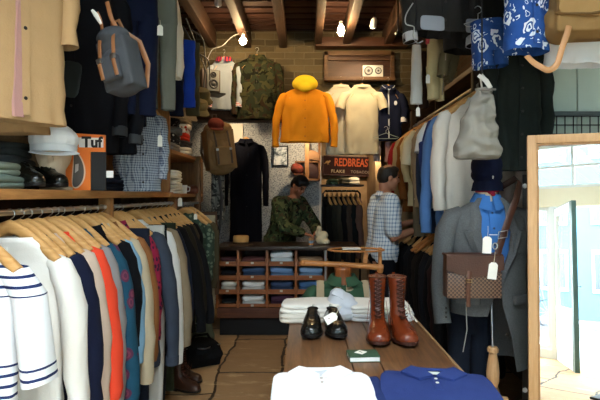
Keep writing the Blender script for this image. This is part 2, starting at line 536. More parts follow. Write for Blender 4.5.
def price_tag(label, loc, rz=0, w=.035, h=.055, string=.05, tilt=0, mat=None, group=None, name='price_tag'):
    """paper tag on a string; origin at the top of its string"""
    t = thing(name, label, 'tag', loc, rz, group, (0, tilt, rz))
    m = MB()
    m.prism([(-w/2, -h), (w/2, -h), (w/2, -.012), (w/4, 0), (-w/4, 0), (-w/2, -.012)], -.0012, .0012)
    o = m.build('card', mat or TAGMAT, t); o.location.z = -string
    s = MB(); s.tube([(0, 0, 0), (.002, 0, -string*.5), (0, 0, -string-.008)], .0012, 6); s.build('string', STRING, t)
    return t

# ---- hangers
def make_hanger(label, group, loc, matw=None, contour=1.0, w=.205, name='clothes_hanger', rise=.036, fall=.135, thick=.022):
    t = thing(name, label, 'hanger', loc, 0, group)
    m = MB(); pts = []; rad = []
    for i in range(17):
        u = -1+i/8; x = u*w; au = abs(u)
        pts.append((x, -.022*au*au*contour, rise-fall*au**1.3+.010*au*au*au))
        h = thick-.010*au; rad.append((h, .011+.010*au))
    m.tube(pts, rad, 12, ref=Vector((0, 1, 0))); m.build('bar', matw or HWOOD, t, smooth=60)
    h = MB(); pp = [(0, 0, rise+.015), (0, 0, .07)]
    for i in range(11):
        a = -PI/2+.2+(PI*1.32)*i/10
        pp.append((.0195*math.cos(a), 0, .0995+.0195*math.sin(a)))
    h.tube(pp, .0022, 8); h.build('hook', METAL, t)
    return t
def wire_hanger(label, loc, rz, mat, w=.2, drop=.09, group=None, rot=None):
    t = thing('wire_hanger', label, 'hanger', loc, rz, group, rot)
    m = MB(); m.tube([(0, 0, 0), (-w, 0, -drop), (-w+.015, 0, -drop-.012), (w-.015, 0, -drop-.012), (w, 0, -drop), (0, 0, 0)], .003, 8); m.build('frame', mat, t)
    h = MB(); pp = [(0, 0, 0), (0, 0, .03)]
    for i in range(9):
        a = -PI/2+.2+PI*1.3*i/8; pp.append((.02*math.cos(a), 0, .052+.02*math.sin(a)))
    h.tube(pp, .0025, 8); h.build('hook', METAL, t)
    return t

def trousers(name, label, loc, rz, mat, L=1.0, W=.17, D=.04, seed=1, group=None, belt=None, folded=False, rot=None, cat='trousers', spread=.0, short=False):
    """trousers hung from the waistband; origin at the waist"""
    rnd = random.Random(seed); t = thing(name, label, cat, loc, rz, group, rot); ph = rnd.uniform(0, 6)
    m = MB(); m.loft([ring_at(W*.98, D*.9, 0, 32), ring_at(W, D, -.002, 32), ring_at(W*1.01, D, -.038, 32), ring_at(W, D*.92, -.04, 32)], True, (False, False))
    m.build('waistband', belt or mat, t)
    cr = min(.27, L*.62)
    s = MB(); s.loft([ring_at(W*.985, D*.94, -.03, 32), ring_at(W*1.04, D*1.1, -.12, 32, fold=.004, ph=ph), ring_at(W*1.08, D*1.15, -cr, 32, fold=.006, ph=ph), ring_at(W*1.05, D*1.0, -cr-.02, 32, fold=.006, ph=ph)], True, (False, False))
    s.build('seat', mat, t)
    for sx in (-1, 1):
        g = MB(); R = []
        for i in range(8):
            u = i/7; z = -cr+.03-(L-cr+.03)*u
            w = W*(.56-.14*u) if not short else W*(.56+.05*u)
            R.append(ring_at(w, D*(1.05-.15*u), z, 24, .75, .007*(.3+u), ph+sx+z*3, 3, cx=sx*(W*.52+spread*u)))
        g.loft(R, True, (False, False)); g.build('leg', mat, t)
    return t

def drape(name, label, cat, loc, rz, mat, L, W, D=.03, seed=1, group=None, taper=1.0, fold=.012, rot=None, top=.0, parts=()):
    """a length of cloth hanging from a bar or hook"""
    rnd = random.Random(seed); ph = rnd.uniform(0, 6)
    m = MB(); R = []
    for i in range(13):
        u = i/12; z = -L*u
        w = W*(top+(1-top)*min(1, u*2.2)**.8)*(1+(taper-1)*u) if top else W*(1+(taper-1)*u)
        R.append(ring_at(max(w, .012), D*(.55+.45*min(1, u*3)), z, 40, .75, fold*(.35+.65*u), ph+z*1.5, 2.4))
    m.loft(R, True, (True, False))
    o = m.build(name, mat, None, loc, rz)
    if rot: o.rotation_euler = rot
    return tag(o, label, cat, group)

def folded(name, label, cat, loc, w, d, h, mat, layers=2, seed=1, rz=0, group=None, e=5):
    m = MB(); rnd = random.Random(seed); z = 0; lh = h/layers
    for i in range(layers):
        m.slab((rnd.uniform(-.006, .006), rnd.uniform(-.006, .006), z), w*rnd.uniform(.96, 1.0), d*rnd.uniform(.96, 1.0), lh*.98, seed*7+i, e=e, wav=.014, bulge=(.3*lh if i == layers-1 else 0))
        z += lh*.96
    o = m.build(name, mat, None, loc, rz)
    return tag(o, label, cat, group)
# ------------------------------------------------------------------ setting
XL, XR, XR2, YF, YB, ZC = -1.7, 1.75, 2.25, -2.5, 7.5, 3.4
def floor_mat():
    m = NM('stone_flags', .62, .35)
    w = m.n('ShaderNodeVectorMath'); w.operation = 'ADD'
    d = m.n('ShaderNodeVectorMath'); d.operation = 'SCALE'; d.inputs['Scale'].default_value = .16
    m.l(m.noisec(2.6, 4), d.inputs[0]); m.l(m.mapv(rot=(0, 0, PI/2), loc=(.35, .12, 0)), w.inputs[0]); m.l(d.outputs[0], w.inputs[1])
    t = m.n('ShaderNodeTexBrick'); t.inputs['Scale'].default_value = 1
    t.inputs['Brick Width'].default_value = .95; t.inputs['Row Height'].default_value = .52; t.inputs['Mortar Size'].default_value = .012
    t.inputs['Color1'].default_value = lin('#c8a273'); t.inputs['Color2'].default_value = lin('#a58059'); t.inputs['Mortar'].default_value = lin('#2a2018')
    m.l(w.outputs[0], t.inputs['Vector'])
    n = m.noise(5, 6, m.mapv((1, 2.2, 1)), rough=.65)
    pale = m.ramp(m.noise(3.1, 5, m.mapv((1, 2.6, 1), loc=(2, 3, 0)), rough=.7), [(.56, (0, 0, 0, 1)), (.66, (1, 1, 1, 1))])
    c = m.mix(n, m.mix(.5, t.outputs['Color'], lin('#6b5238')), t.outputs['Color'])
    c = m.mix(m.math('MULTIPLY', pale, .55), c, lin('#d9bd90'))
    m.color(c)
    m.bump(m.math('ADD', m.math('MULTIPLY', t.outputs['Fac'], -1.2), n), .5, .02)
    return m.m
FLOORM = floor_mat()
def paper_mat():
    m = NM('speckled_paper', .8, .2)
    v = m.voro(46, 'F1', m.mapv((1, 1, 1.6))).outputs['Distance']
    n = m.noise(70, 4, rough=.8)
    f = m.math('ADD', m.math('MULTIPLY', v, .7), m.math('MULTIPLY', n, .7))
    m.color(m.ramp(f, [(.42, lin('#4d5258')), (.58, lin('#8c9094')), (.75, lin('#bcbdba'))]))
    return m.m
def plaster_mat(a, b, name):
    m = NM(name, .92, .12)
    n = m.noise(4, 8, rough=.72)
    m.color(m.ramp(n, [(.35, lin(b)), (.65, lin(a))])); m.bump(n, .6, .03)
    return m.m
BRICKM = brick('#74674c', '#554a36', '#776e58', 1.0)
DARKWOOD = wood('#4a2c1a', '#24140b', 'y', .8, .6)
BOARDM = wood('#2f1a11', '#170b07', 'x', .8, .65)
PLASTER = plaster_mat('#8d8069', '#5d5343', 'rough_plaster')
TANWALL = plaster_mat('#b79a76', '#9c8060', 'tan_wall')
WHITEP = plain('#dfe3df', .5, .4, 0, .03)
PALEGREEN = plain('#bfcbbf', .55, .35, 0, .04)
DARKTRIM = plain('#1d1d1e', .55, .3)

def S(name, a, b, mat, bevel=0):
    m = MB(); m.box2(a, b, bevel); return struct(m.build(name, mat))
S('floor', (XL-.1, YF-.1, -.1), (XR2+.1, YB+.1, 0), FLOORM)
S('ceiling', (XL-.1, 3.6, ZC), (XR2+.1, YB+.1, ZC+.08), BOARDM)
RL = (-.85, -.75, 1.15, .85)      # added roof light, out of view, brings daylight onto table and racks
S('ceiling_front', (XL-.1, YF-.1, ZC), (XR2+.1, RL[1], ZC+.08), WHITEP)
S('ceiling_middle', (XL-.1, RL[3], ZC), (XR2+.1, 3.6, ZC+.08), WHITEP)
S('ceiling_edge', (XL-.1, RL[1], ZC), (RL[0], RL[3], ZC+.08), WHITEP)
S('ceiling_side', (RL[2], RL[1], ZC), (XR2+.1, RL[3], ZC+.08), WHITEP)
S('wall_left', (XL-.12, 1.3, 0), (XL, YB, ZC), PLASTER)
S('wall_left_front', (XL-.12, YF, 0), (XL, 1.3, ZC), WHITEP)
S('wall_right', (XR, 3.14, 0), (XR+.12, YB, ZC), brick('#5a4634', '#463628', '#4c453b', 1.0, 'yz'))
S('wall_right_front', (XR2, YF, 0), (XR2+.12, 3.02, ZC), PALEGREEN)
# painted return wall facing the shop front
rw = MB(); rw.box2((1.45, 3.02, 0), (XR2+.12, 3.14, ZC))
for k in range(5): rw.box2((1.47+k*.17, 3.006, 0), (1.47+k*.17+.163, 3.03, ZC), .004)
struct(rw.build('wall_return', PALEGREEN))
S('trim_1', (1.415, 2.985, 0), (1.45, 3.14, ZC), DARKTRIM, .004)
S('wall_back', (XL, YB, 0), (XR, YB+.1, ZC), TANWALL)
S('wall_wallpaper', (XL, 6.9, 0), (.205, 7.0, 2.6), paper_mat())
S('trim_2', (.19, 6.88, 0), (.225, 7.02, 2.6), plain('#d9d4c8', .6))
S('wall_brick_header', (XL, 5.75, 2.46), (XR, 5.95, ZC), BRICKM)
S('trim_3', (XL, 5.71, 2.36), (XR, 5.97, 2.475), DARKWOOD, .008)
S('trim_4', (.12, 5.6, 3.17), (1.15, 5.75, 3.27), wood('#5a3620', '#2c190e', 'x'), .006)
# plasterboard beside the recess
S('wall_recess_side', (.93, 6.6, 0), (1.0, YB, 2.5), TANWALL)
# joists
jm = wood('#4c3220', '#24150b', 'y', .9, .7)
for k, x in enumerate((-1.45, -1.06, -.66, -.25, .15, .47, .93, 1.35)):
    w = .085 if k != 4 else .075
    S('ceiling_joist_%d' % (k+1), (x-w/2, YF, 3.19), (x+w/2, 5.75, ZC), jm, .006)
for k in range(9):
    y = 4.35+k*.17
    S('ceiling_batten_%d' % (k+1), (XL, y, ZC-.018), (XR, y+.13, ZC), wood('#3c1e12', '#1c0d07', 'x', .8, .7), .004)

# ------------------------------------------------------------------ shop front behind the camera
S('wall_front_upper', (XL, YF-.12, 2.98), (XR2, YF, ZC), WHITEP)
CREAM = plain('#e6dcc0', .55, .35, 0, .03)
S('trim_5', (XL, YF-.14, 2.08), (XR2, YF+.02, 2.34), CREAM, .008)
S('wall_front_corner', (XL, YF-.12, 0), (XL+.12, YF, 2.08), WHITEP)
S('wall_front_pier', (XR2-.25, YF-.12, 0), (XR2, YF, 2.08), WHITEP)
GLASS = NM('window_glass', .02)
tr = GLASS.n('ShaderNodeBsdfTransparent'); gl = GLASS.n('ShaderNodeBsdfGlossy'); gl.inputs['Roughness'].default_value = .02
mx = GLASS.n('ShaderNodeMixShader'); mx.inputs[0].default_value = .07
GLASS.l(tr.outputs[0], mx.inputs[1]); GLASS.l(gl.outputs[0], mx.inputs[2]); GLASS.l(mx.outputs[0], GLASS.out.inputs[0])
GLASS = GLASS.m
def window(name, x0, x1, z0, z1, nx, nz, mat, y=YF-.06, fw=.05):
    m = MB()
    m.box2((x0, y-.04, z0), (x0+fw, y+.04, z1)); m.box2((x1-fw, y-.04, z0), (x1, y+.04, z1))
    m.box2((x0+fw, y-.04, z0), (x1-fw, y+.04, z0+fw)); m.box2((x0+fw, y-.04, z1-fw), (x1-fw, y+.04, z1))
    for i in range(1, nx):
        x = x0+(x1-x0)*i/nx; m.box2((x-.018, y-.025, z0+fw), (x+.018, y+.025, z1-fw))
    for i in range(1, nz):
        z = z0+(z1-z0)*i/nz; m.box2((x0+fw, y-.02, z-.018), (x1-fw, y+.02, z+.018))
    o = struct(m.build(name, mat))
    g = MB(); g.box2((x0+fw, y-.003, z0+fw), (x1-fw, y+.003, z1-fw)); g.build('window_glass', GLASS, o)
    return o
DX0, DX1 = .06, .98
m = MB()
m.box2((RL[0], RL[1], ZC+.02), (RL[0]+.04, RL[3], ZC+.1)); m.box2((RL[2]-.04, RL[1], ZC+.02), (RL[2], RL[3], ZC+.1)); m.box2((RL[0], RL[1], ZC+.02), (RL[2], RL[1]+.04, ZC+.1)); m.box2((RL[0], RL[3]-.04, ZC+.02), (RL[2], RL[3], ZC+.1)); m.box2((.19, RL[1], ZC+.03), (.21, RL[3], ZC+.09))
rl = struct(m.build('added_roof_light', WHITEP))  # frame of the added roof light
m = MB(); m.box2((RL[0], RL[1], ZC+.055), (RL[2], RL[3], ZC+.062)); m.build('window_glass', GLASS, rl)
window('window_1', XL, XR2, 2.34, 2.98, 8, 2, WHITEP)
window('window_2', XL+.12, DX0-.08, .12, 2.08, 1, 1, WHITEP)
window('window_3', DX1+.08, XR2-.25, .45, 2.08, 1, 1, WHITEP)
S('wall_front_sill', (XL+.12, YF-.14, 0), (DX0-.08, YF+.02, .12), WHITEP)
S('wall_front_base', (DX1+.08, YF-.14, 0), (XR2-.25, YF+.02, .45), WHITEP)
S('trim_6', (DX0-.08, YF-.14, 0), (DX0, YF+.03, 2.08), WHITEP, .006)
S('trim_7', (DX1, YF-.14, 0), (DX1+.08, YF+.03, 2.08), WHITEP, .006)
def shop_door(hx, ang):
    t = bpy.data.objects.new('door_1', None); COL.objects.link(t); t['kind'] = 'structure'
    t.location = (hx, YF+.02, 0); t.rotation_euler.z = ang
    g = plain('#4c655f', .45, .4, 0, .05); W, H = .9, 2.04
    m = MB()
    for a, b in (((0, 0), (.09, H)), ((W-.09, 0), (W, H)), ((.09, 0), (W-.09, .2)), ((.09, H-.11), (W-.09, H)), ((.09, .62), (W-.09, .72))):
        m.box2((a[0], -.022, a[1]), (b[0], .022, b[1]))
    m.build('door_frame', WHITEP, t)
    e = MB()
    e.box2((W-.085, -.027, 0), (W+.008, .027, H)); e.box2((-.008, -.024, 0), (.001, .024, H)); e.box2((-.008, -.024, H), (W+.008, .024, H+.006)); e.build('door_edge', g, t)
    p = MB(); p.box2((.09, -.012, .2), (W-.09, .012, .62)); p.build('door_panel', WHITEP, t)
    p = MB(); p.box2((.09, -.003, .72), (W-.09, .003, H-.11)); p.build('door_glass', GLASS, t)
    h = MB(); h.tube([(W-.05, -.02, 1.0), (W-.05, -.07, 1.0), (W-.17, -.07, 1.0)], .009, 10); h.build('door_handle', METAL, t)
shop_door(DX0, math.radians(64))
# street
S('pavement', (-9, -5.2, -.12), (9, YF-.1, -.02), plaster_mat('#74777a', '#63666a', 'paving'))
S('road', (-9, -9.2, -.2), (9, -5.2, -.12), plaster_mat('#4a4c50', '#3e4044', 'tarmac'))
S('pavement_far', (-9, -10.6, -.12), (9, -9.2, -.04), plaster_mat('#70737a', '#606368', 'paving_far'))
def facade(x0, x1, h, hexc, label, nx, nz):
    t = thing('street_building', label, 'building', ((x0+x1)/2, -11.2, -.04), 0, 'buildings across the street')
    w = x1-x0
    m = MB(); m.box2((-w/2, -.6, 0), (w/2, .6, h)); m.build('wall', plain(hexc, .8, .2, 0, .05), t)
    wm = plain('#1c2a33', .3, .5)
    for i in range(nx):
        for j in range(nz):
            x = -w/2+w*(i+.5)/nx; z = .5+(h-.6)*(j+.45)/nz
            f = MB(); f.box((x, .6, z), (w/nx*.55, .08, (h-.6)/nz*.62), None, .01); o = f.build('window', WHITEP, t)
            g = MB(); g.box((x, .63, z), (w/nx*.45, .04, (h-.6)/nz*.52)); g.build('pane', wm, o)
facade(-8, -2.6, 7.0, '#335666', 'blue painted house across the street', 4, 3)
facade(-2.6, 1.4, 6.2, '#3f6070', 'grey-blue shopfront house in the middle across the street', 3, 3)
facade(1.4, 7, 7.6, '#6a787a', 'stone-grey house across the street past the blue ones', 4, 3)
def bicycle(loc, rz):
    t = thing('bicycle', 'parked bicycle by the kerb reflected in the mirror', 'bicycle', loc, rz)
    tm = plain('#23272b', .6); fm = plain('#4d6f86', .35, .5)
    for x in (-.52, .52):
        m = MB(); pts = [(x+.33*math.cos(2*PI*k/28), 0, .34+.33*math.sin(2*PI*k/28)) for k in range(29)]
        m.tube(pts, .02, 8); w = m.build('wheel', tm, t)
        s = MB()
        for k in range(12):
            a = 2*PI*k/12; s.tube([(x, 0, .34), (x+.32*math.cos(a), 0, .34+.32*math.sin(a))], .003, 5)
        s.cyl((x, -.04, .34), (x, .04, .34), .025); s.build('spokes', METAL, w)
    f = MB()
    for a, b in (((-.52, .34), (-.12, .32)), ((-.12, .32), (.36, .78)), ((-.2, .8), (.36, .78)), ((-.12, .32), (-.22, .9)), ((-.52, .34), (-.2, .78)), ((.52, .34), (.36, .92))):
        f.tube([(a[0], 0, a[1]), (b[0], 0, b[1])], .018, 8)
    f.build('frame', fm, t)
    h = MB(); h.tube([(.3, -.28, .98), (.38, -.2, 1.0), (.36, 0, .95), (.38, .2, 1.0), (.3, .28, .98)], .014, 8); h.build('handlebar', METAL, t)
    s = MB(); s.ball((-.23, 0, .93), (.14, .07, .035)); s.build('saddle', tm, t)
    p = MB(); p.tube([(-.12, -.1, .2), (-.12, -.05, .32), (-.12, .05, .32), (-.12, .1, .44)], .012, 8); p.build('pedal', tm, t)
bicycle((-2.15, -8.75, -.14), .1)

# ------------------------------------------------------------------ camera, sky, lamps
cam = bpy.data.cameras.new('camera'); co = bpy.data.objects.new('camera', cam); COL.objects.link(co)
co.location = (0, 0, CAMZ); co.rotation_euler = (PI/2, 0, 0)
cam.sensor_width = 36; cam.lens = 36*FPX/600; cam.shift_x = -5/600; cam.shift_y = -5/600; cam.clip_start = .05
SC.camera = co
w = bpy.data.worlds.new('sky'); SC.world = w; w.use_nodes = True
bg = w.node_tree.nodes['Background']; bg.inputs[0].default_value = (.86, .95, 1.0, 1); bg.inputs[1].default_value = SKY
pl = bpy.data.lights.new('portal', 'AREA'); pl.shape = 'RECTANGLE'; pl.size = XR2-XL; pl.size_y = 2.98
pl.cycles.is_portal = True
po = bpy.data.objects.new('shop_front_opening', pl); COL.objects.link(po)
po.location = ((XR2+XL)/2, YF-.15, 1.49); po.rotation_euler = (PI/2, 0, 0)
p2 = bpy.data.lights.new('portal', 'AREA'); p2.shape = 'RECTANGLE'; p2.size = RL[2]-RL[0]; p2.size_y = RL[3]-RL[1]; p2.cycles.is_portal = True
po2 = bpy.data.objects.new('added_roof_opening', p2); COL.objects.link(po2); po2.location = ((RL[0]+RL[2])/2, (RL[1]+RL[3])/2, ZC+.09)  # sampling portal in the added roof light
vs = SC.view_settings; vs.view_transform = 'Standard'; vs.look = 'None'; vs.exposure = EXPO; vs.gamma = 1; vs.use_curve_mapping = False
SC.cycles.use_denoising = True; SC.cycles.max_bounces = 7; SC.cycles.diffuse_bounces = 4; SC.cycles.glossy_bounces = 4
SC.cycles.transparent_max_bounces = 8; SC.cycles.sample_clamp_indirect = 6; SC.cycles.caustics_reflective = False; SC.cycles.caustics_refractive = False
# ------------------------------------------------------------------ left wall rack
RX, RZ = -1.18, 1.43
PINE = wood('#c08a52', '#8d5f34', 'y', 1.0, .5)
PINEZ = wood('#b58250', '#845930', 'z', 1.0, .5)
OLDW = wood('#8f6a44', '#5b4028', 'z', 1.0, .6)
t = thing('clothes_rack', 'long pine shelf unit with two chrome rails of clothes along the brick wall', 'clothes rack', (-1.42, 3.0, 0))
lx = lambda x: x+1.42
m = MB(); m.box2((-1.69+1.42, -1.6, 1.482), (-1.135+1.42, 1.5, 1.524), .006); m.build('shelf_board', PINE, t)
for y in (1.45, 2.98, 4.47):
    m = MB(); m.box2((lx(-1.22), y-.03-3, 0), (lx(-1.15), y+.03-3, 1.482), .005); m.build('post', PINEZ, t)
for a, b in ((1.45, 2.98), (2.98, 4.47)):
    m = MB(); m.cyl((lx(RX)+.0, a-3, RZ), (lx(RX), b-3, RZ), .0125); m.build('rail', METAL, t)
m = MB(); m.box2((lx(-1.69), -1.6, 0), (lx(-1.66), 1.5, 1.48)); m.build('back_panel', wood('#4a2d1c', '#2a180e', 'z'), t)

navy = fabric('#171c30'); black = fabric('#121317'); white = fabric('#eceef0', .03)
def breton():
    m = NM('breton_jersey', .9, .15)
    z = m.math('ADD', m.sep()[2], m.math('MULTIPLY', m.noise(5, 2), .012))
    f = m.math('LESS_THAN', m.math('FRACT', m.math('DIVIDE', z, .034)), .3)
    g = m.math('MAXIMUM', m.math('GREATER_THAN', z, -.165), m.math('LESS_THAN', z, -.40))
    m.color(m.mix(m.math('MULTIPLY', f, g), lin('#eef1f5'), lin('#22315e'))); m.bump(m.noise(14, 3), .35, .012)
    return m.m
BRETON = breton()
G1 = [
 # y, name, label, category, material, kwargs
 (1.74, 'striped_shirt', 'white short-sleeved jersey top with navy breton stripes, front of the rack', 'shirt', BRETON, dict(L=.95, W=.185, sleeve='short', SL=.47, collar='crew', flare=.01, neck=.10, seed=1, trim=white)),
 (2.0, 'shirt', 'plain white long-sleeved shirt behind the striped top on the rack', 'shirt', fabric('#eceae4', .03), dict(L=.98, W=.215, SL=.86, front='buttons', neck=.11, seed=2, flare=.05)),
 (2.13, 'cardigan', 'dark navy knitted cardigan between white shirt and red top', 'cardigan', fabric('#171c33', .15), dict(L=.95, W=.215, SL=.86, front='buttons', neck=.10, seed=3, flare=.06)),
 (2.21, 'shirt', 'pale pinkish beige shirt squeezed beside the red top', 'shirt', fabric('#c9b3a2', .08), dict(L=.9, W=.215, SL=.84, neck=.10, seed=4, flare=.055)),
 (2.30, 'sweatshirt', 'bright orange-red sweatshirt hanging on the pine rack', 'sweatshirt', fabric('#e4492f', .08), dict(L=.83, W=.22, SL=.80, collar='crew', neck=.10, seed=5, cuff=fabric('#8d8a8b'), flare=.07, D=.06)),
 (2.42, 'sweatshirt', 'mid grey marl sweatshirt next to the orange-red one', 'sweatshirt', fabric('#8f8b8c', .12), dict(L=.86, W=.215, SL=.8, collar='crew', neck=.09, seed=6, flare=.06)),
 (2.52, 'shirt', 'teal shirt printed with dull red medallions', 'shirt', blotch('#1f4a60', '#5c3048', 13, .40, '#7a3c50'), dict(L=.88, W=.215, SL=.86, front='buttons', neck=.10, seed=7, flare=.10, D=.06)),
 (2.64, 'jacket', 'black jacket with a peaked shoulder next to teal printed shirt', 'jacket', fabric('#0d0f14'), dict(L=.72, W=.22, SL=.62, collar='lapel', front='coat', neck=.10, seed=8, flare=.04)),
 (2.72, 'shirt', 'light sky-blue shirt between black jacket and cream coat', 'shirt', fabric('#7fa9c9', .08), dict(L=.8, W=.215, SL=.72, collar='shirt', front='buttons', seed=9, flare=.05)),
 (2.81, 'coat', 'cream linen long coat hanging before the rack post', 'coat', fabric('#bcae94', .1), dict(L=.92, W=.225, SL=.86, collar='lapel', front='coat', seed=10, flare=.07)),
 (2.90, 'jacket', 'tan suede jacket beside the rack post', 'jacket', fabric('#8a5a34', .15), dict(L=.84, W=.22, SL=.78, collar='shirt', front='buttons', seed=11, flare=.06)),
 (3.06, 'shirt', 'crimson patterned shirt just past the rack post', 'shirt', blotch('#8e2340', '#3c1d33', 30, .4), dict(L=.82, W=.21, SL=.7, collar='shirt', seed=12, flare=.045)),
 (3.20, 'jacket', 'slate blue chore jacket hanging with its sleeve forward', 'jacket', fabric('#3a4250', .25), dict(L=.92, W=.245, SL=.90, collar='jacket', front='buttons', pockets=3, seed=13, D=.08, cuff=fabric('#3a414e'), flare=.08)),
 (3.42, 'shirt', 'white shirt tail hanging past the slate chore jacket', 'shirt', fabric('#e6e6e4', .04), dict(L=.95, W=.235, SL=.96, front='buttons', seed=14, flare=.07)),
 (3.54, 'jacket', 'khaki tan work jacket among the dark coats', 'jacket', fabric('#8c7d66', .15), dict(L=.86, W=.245, SL=.88, collar='jacket', front='buttons', pockets=3, seed=15, D=.07, flare=.09)),
 (3.68, 'jacket', 'navy blazer next to the khaki tan work jacket', 'jacket', fabric('#1a2234'), dict(L=.84, W=.235, SL=.74, collar='lapel', front='coat', seed=16, flare=.09)),
 (3.82, 'coat', 'black wool overcoat next to the navy blazer', 'coat', fabric('#0f1013'), dict(L=1.05, W=.24, SL=.86, collar='lapel', front='coat', seed=17, D=.065, flare=.14)),
 (3.96, 'jacket', 'dark olive field jacket after the black overcoat', 'jacket', fabric('#26231a'), dict(L=.9, W=.235, SL=.78, collar='jacket', front='buttons', pockets=3, seed=18, flare=.12)),
 (4.09, 'coat', 'charcoal black raincoat past the dark olive jacket', 'coat', fabric('#15161a'), dict(L=1.05, W=.24, SL=.86, collar='jacket', front='buttons', seed=19, flare=.16)),
 (4.22, 'jacket', 'brown-olive waxed jacket, second to last before the far post', 'jacket', fabric('#3c3526', .2), dict(L=.85, W=.225, SL=.72, collar='jacket', front='buttons', pockets=3, seed=20)),
 (4.35, 'coat', 'near-black coat at the end of the pine rack', 'coat', fabric('#101114'), dict(L=1.02, W=.225, SL=.78, collar='lapel', front='coat', seed=21)),
]
HG = 'wooden hangers on the left rack'
hproto = None
hl = ['striped jersey top', 'plain white shirt', 'navy cardigan', 'pinkish beige shirt', 'orange-red sweatshirt', 'grey marl sweatshirt', 'teal printed shirt', 'peaked black jacket', 'sky-blue shirt', 'cream linen coat', 'tan suede jacket', 'crimson patterned shirt', 'slate chore jacket', 'white shirt beside the chore jacket', 'khaki tan jacket', 'navy blazer', 'black wool overcoat', 'dark olive field jacket', 'charcoal raincoat', 'brown-olive waxed jacket', 'last near-black coat']
rnd = random.Random(3)
for i, (y, nm, lb, ct, mt, kw) in enumerate(G1):
    rz = rnd.uniform(-.10, .06)
    loc = (RX+.0, y, RZ-.105)
    kw = dict(kw); kw.setdefault('neck', .085)
    garment(nm, lb, ct, loc, rz, mt, group='clothes on the pine rack', **kw)
    lab = 'pale wooden hanger inside the ' + hl[i]
    if hproto is None: hproto = make_hanger(lab, HG, loc, thick=.028, rise=.05, fall=.145); hproto.rotation_euler.z = rz
    else: dup(hproto, loc, rz, lab)
# spare hangers without clothes near the front
for y, a, lb in ((2.07, -.1, 'empty wooden hanger between white shirt and navy cardigan'), (2.36, .12, 'empty wooden hanger behind the orange-red sweatshirt'), (3.13, -.08, 'empty wooden hanger beside the slate chore jacket')):
    dup(hproto, (RX, y, RZ-.105), a, lab if False else lb)
# trousers hanging low between the jackets
for y, mt, lb in ((3.0, fabric('#1b2130'), 'dark navy trousers showing under the suede jacket'), (3.30, fabric('#d4d2cc', .05), 'off-white trousers showing under the slate chore jacket'), (3.36, black, 'black trousers hanging below the chore jacket'), (3.60, fabric('#2d3326'), 'dark green trousers hanging below the khaki jacket')):
    trousers('trousers', lb, (RX+.13, y, 1.30), rnd.uniform(-.1, .1), mt, 1.2, .12, .03, int(y*100), 'trousers hung between the jackets')
price_tag('white paper tag on the khaki jacket', (-1.04, 3.49, 1.02), .3)

# far rail
t = thing('clothes_rail', 'chrome rail of trousers and prints at the end by the cabinet', 'clothes rail', (-1.1, 4.85, 0))
m = MB(); m.cyl((0, -.32, 1.42), (0, .33, 1.42), .011); m.build('rail', METAL, t)
m = MB(); m.box2((-.04, .29, 0), (.02, .35, 1.9), .004); m.build('post', OLDW, t)
m = MB(); m.box2((-.55, .30, 1.5), (0, .34, 1.53)); m.build('brace', OLDW, t)
for y, nm, lb, ct, mt, kw in (
    (4.60, 'shirt', 'dark green patterned shirt on the far chrome rail', 'shirt', blotch('#39493d', '#6c7a66', 26, .36), dict(L=.8, W=.20, SL=.6, collar='shirt', front='buttons')),
    (4.80, 'jacket', 'olive brown jacket on the far chrome rail', 'jacket', fabric('#4b4533'), dict(L=.9, W=.21, SL=.7, collar='jacket'))):
    garment(nm, lb, ct, (-1.1, y, 1.42-.105), 0, mt, group='clothes on the far rail', **kw)
    dup(hproto, (-1.1, y, 1.315), 0, 'wooden hanger inside the '+lb.replace(' on the far chrome rail', ''), 'wooden hangers on the far rail')
trousers('trousers', 'beige chinos on the far rail beside the cabinet', (-1.0, 4.95, 1.30), .1, fabric('#a29a84'), 1.0, .11, .04, 5)
drape('apron', 'brown canvas apron hanging at the end of the far rail', 'apron', (-1.0, 5.12, 1.33), .1, fabric('#594436', .2), .85, .12, .03, 4, top=.8)
tb = price_tag('paper tag on the dark green patterned shirt', (-.985, 4.5, 1.38), .3, .03, .05)
# ------------------------------------------------------------------ things on the pine shelf
SZ = 1.525
for i, (x, y, z, w, d, h, mt, lb) in enumerate((
    (-1.34, 2.05, SZ, .30, .26, .055, fabric('#6f7f76'), 'grey-green folded trousers lowest of the front shelf pile'),
    (-1.345, 2.05, SZ+.056, .29, .25, .05, fabric('#879489'), 'sage folded trousers topping the front shelf pile'),
    (-1.48, 2.42, SZ, .30, .30, .08, fabric('#26282a'), 'charcoal folded sweater lowest of the dark shelf pile'),
    (-1.49, 2.42, SZ+.082, .30, .29, .075, fabric('#393c3e', .25), 'dark grey folded sweater second in the dark shelf pile'),
    (-1.50, 2.42, SZ+.158, .29, .28, .07, fabric('#2c3030', .25), 'grey-black folded sweater topping the dark shelf pile'))):
    folded('folded_trousers' if i < 2 else 'folded_sweater', lb, 'folded clothes', (x, y, z), w, d, h, mt, 2, i+3, .05*i, 'folded clothes on the pine shelf')
for i, (y, z, mt, lb) in enumerate(((3.18, SZ, fabric('#141a2a'), 'navy folded knit under another one beside the box'), (3.16, SZ+.05, fabric('#1a2133'), 'navy folded knit lying on top beside the box'))):
    folded('folded_sweater', lb, 'folded clothes', (-1.31, y, z), .27, .36, .05, mt, 2, 21+i, .1*i, 'folded clothes on the pine shelf')
